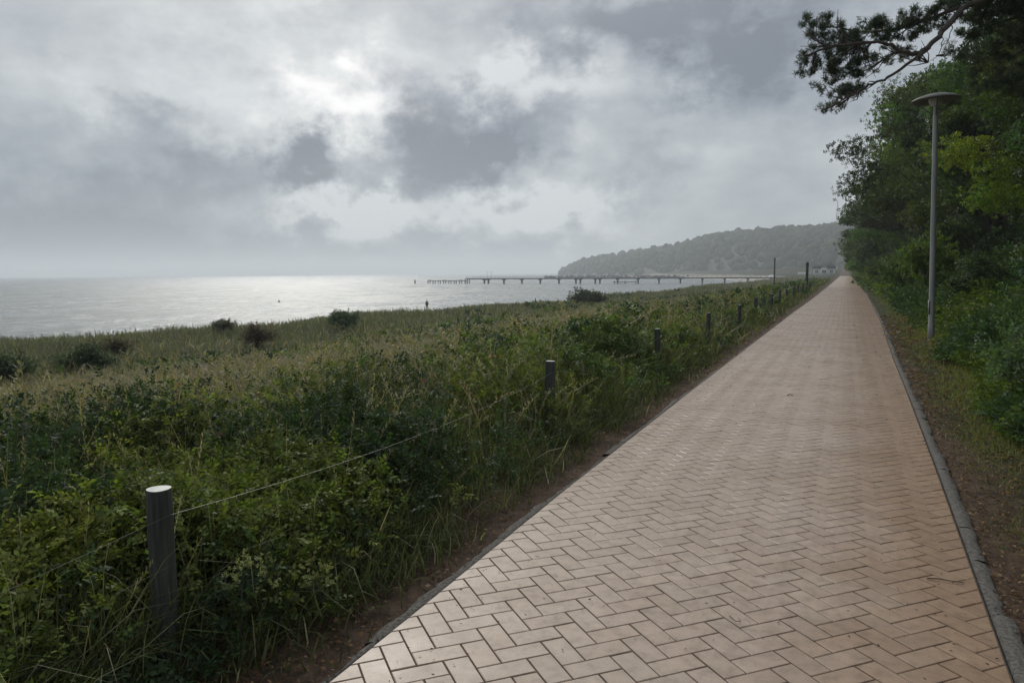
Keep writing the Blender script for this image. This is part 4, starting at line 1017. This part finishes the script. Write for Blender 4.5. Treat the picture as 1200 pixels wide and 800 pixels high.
# ------------------------------------------------------------------ wooded hill and its mast
AZ = np.array([-20.6, -19.9, -18.75, -14.9, -11.2, -9.4, -7.0, -4.1, -.5, 6, 14, 30]); EL = np.array([-.05, .25, 1.0, 1.5, 2.1, 2.62, 2.9, 2.9, 3.05, 3.1, 3.0, 2.6])
def ridge(a): e = np.interp(a, AZ, EL); D = np.interp(a, [-21, -10, 0, 15, 30], [1500, 1230, 1050, 950, 900]); return e, D
na, nr = 90, 26
V = []
for a in np.linspace(-20.75, 30, na):
    e, D = ridge(a); Hh = math.tan(R_(e))*D+1.6
    for j in range(nr):
        t = j/(nr-1); dist = D-330*min(1, (a+22)/6)*(1-t) if t <= 1 else D
        z = SEA-1+(Hh-SEA-7)*(math.sin(t*math.pi/2)**.8); z += (float(fbm(a*1.5, t*5, 71, 3))-.5)*10*t
        V.append((math.sin(R_(a))*dist, math.cos(R_(a))*dist, z))
    for j in range(1, 9): V.append((math.sin(R_(a))*(D+j*60), math.cos(R_(a))*(D+j*60), max(SEA-1, z-2-(j*.9)**2*.5)))
k_ = nr+8; i_ = (np.arange(na-1)[:, None]*k_+np.arange(k_-1)[None, :]).ravel()
M_hill = simple('hill_soil', (.03, .035, .018), (.07, .07, .04), .02, .95, 0, 0)
tag(mesh_from('hill', np.array(V), [np.c_[i_, i_+1, i_+1+k_, i_+k_]], M_hill, smooth=True), kind='structure')
# crowns
import bmesh
bmm = bmesh.new(); bmesh.ops.create_icosphere(bmm, subdivisions=2, radius=1); TV = np.array([v.co[:] for v in bmm.verts]); TF = np.array([[v.index for v in f.verts] for f in bmm.faces]); bmm.free()
TS = []
for s_ in range(6):
    n1 = fbm(TV[:, 0]*2.2+s_*9, TV[:, 1]*2.2+TV[:, 2]*1.7, 80+s_, 3); TS.append((TV*(.72+.6*n1)[:, None], TF))
HV = np.array(V).reshape(na, k_, 3)
fc = Cloud(); n = 5200
ai = rng.uniform(0, na-1.01, n); ji = rng.random(n)**.75*(nr+2)
a0 = ai.astype(int); j0 = np.minimum(ji.astype(int), k_-2); fa = (ai-a0)[:, None]; fj = (ji-j0)[:, None]
P = (HV[a0, j0]*(1-fa)+HV[np.minimum(a0+1, na-1), j0]*fa)*(1-fj)+(HV[a0, j0+1]*(1-fa)+HV[np.minimum(a0+1, na-1), j0+1]*fa)*fj
s = 2.4+5.2*rng.random(n)**1.8; P[:, 2] += s*.4
ok = P[:, 2] > SEA+3; P, s = P[ok], s[ok]
c = hsv_jit((.040, .055, .022), len(P), .35, .15)
scatter(fc, TS, P, np.c_[s, s, s*rng.uniform(.8, 1.3, len(P))], c, (-.15, .15), .12, 7, .1)
M_far = leaf_mat('far_foliage', .1, .8, .1)
tag(fc.build('forest', M_far), kind='stuff')
mast = empty('radio_mast', (-13.2, 1085, 40), 'slim pale lattice mast on top of the wooded hill', 'mast')
lv = [0, 10, 20, 30, 38, 46, 52.5]; wl = [2.4, 2.0, 1.6, 1.2, .95, .5, .2]
for k in range(6):
    b_ = MB(); z0, z1, w0, w1_ = lv[k], lv[k+1], wl[k], wl[k+1]
    for sx_, sy_ in ((1, 1), (-1, 1), (-1, -1), (1, -1)):
        b_.tube([(sx_*w0, sy_*w0, z0), (sx_*w1_, sy_*w1_, z1)], .28, 5)
    for (ax, ay), (bx_, by_) in (((1, 1), (-1, 1)), ((-1, 1), (-1, -1)), ((-1, -1), (1, -1)), ((1, -1), (1, 1))):
        b_.tube([(ax*w0, ay*w0, z0), (bx_*w1_, by_*w1_, z1)], .14, 4); b_.tube([(bx_*w0, by_*w0, z0), (ax*w1_, ay*w1_, z1)], .14, 4)
    b_.build('mast_section', M_mast, mast)

# ------------------------------------------------------------------ sea air
hz_m = bpy.data.materials.new('haze'); hz_m.use_nodes = True; t = hz_m.node_tree
for n_ in list(t.nodes):
    if n_.type != 'OUTPUT_MATERIAL': t.nodes.remove(n_)
vol = t.nodes.new('ShaderNodeVolumePrincipled'); vol.inputs['Color'].default_value = (.88, .94, 1, 1); vol.inputs['Density'].default_value = .00046; vol.inputs['Anisotropy'].default_value = .35
t.links.new(vol.outputs[0], [n_ for n_ in t.nodes if n_.type == 'OUTPUT_MATERIAL'][0].inputs['Volume'])
b_ = MB(); b_.box((-3000, 2900, 47), (12800, 12000, 116)); hz_o = b_.build('haze', hz_m); tag(hz_o, kind='stuff')
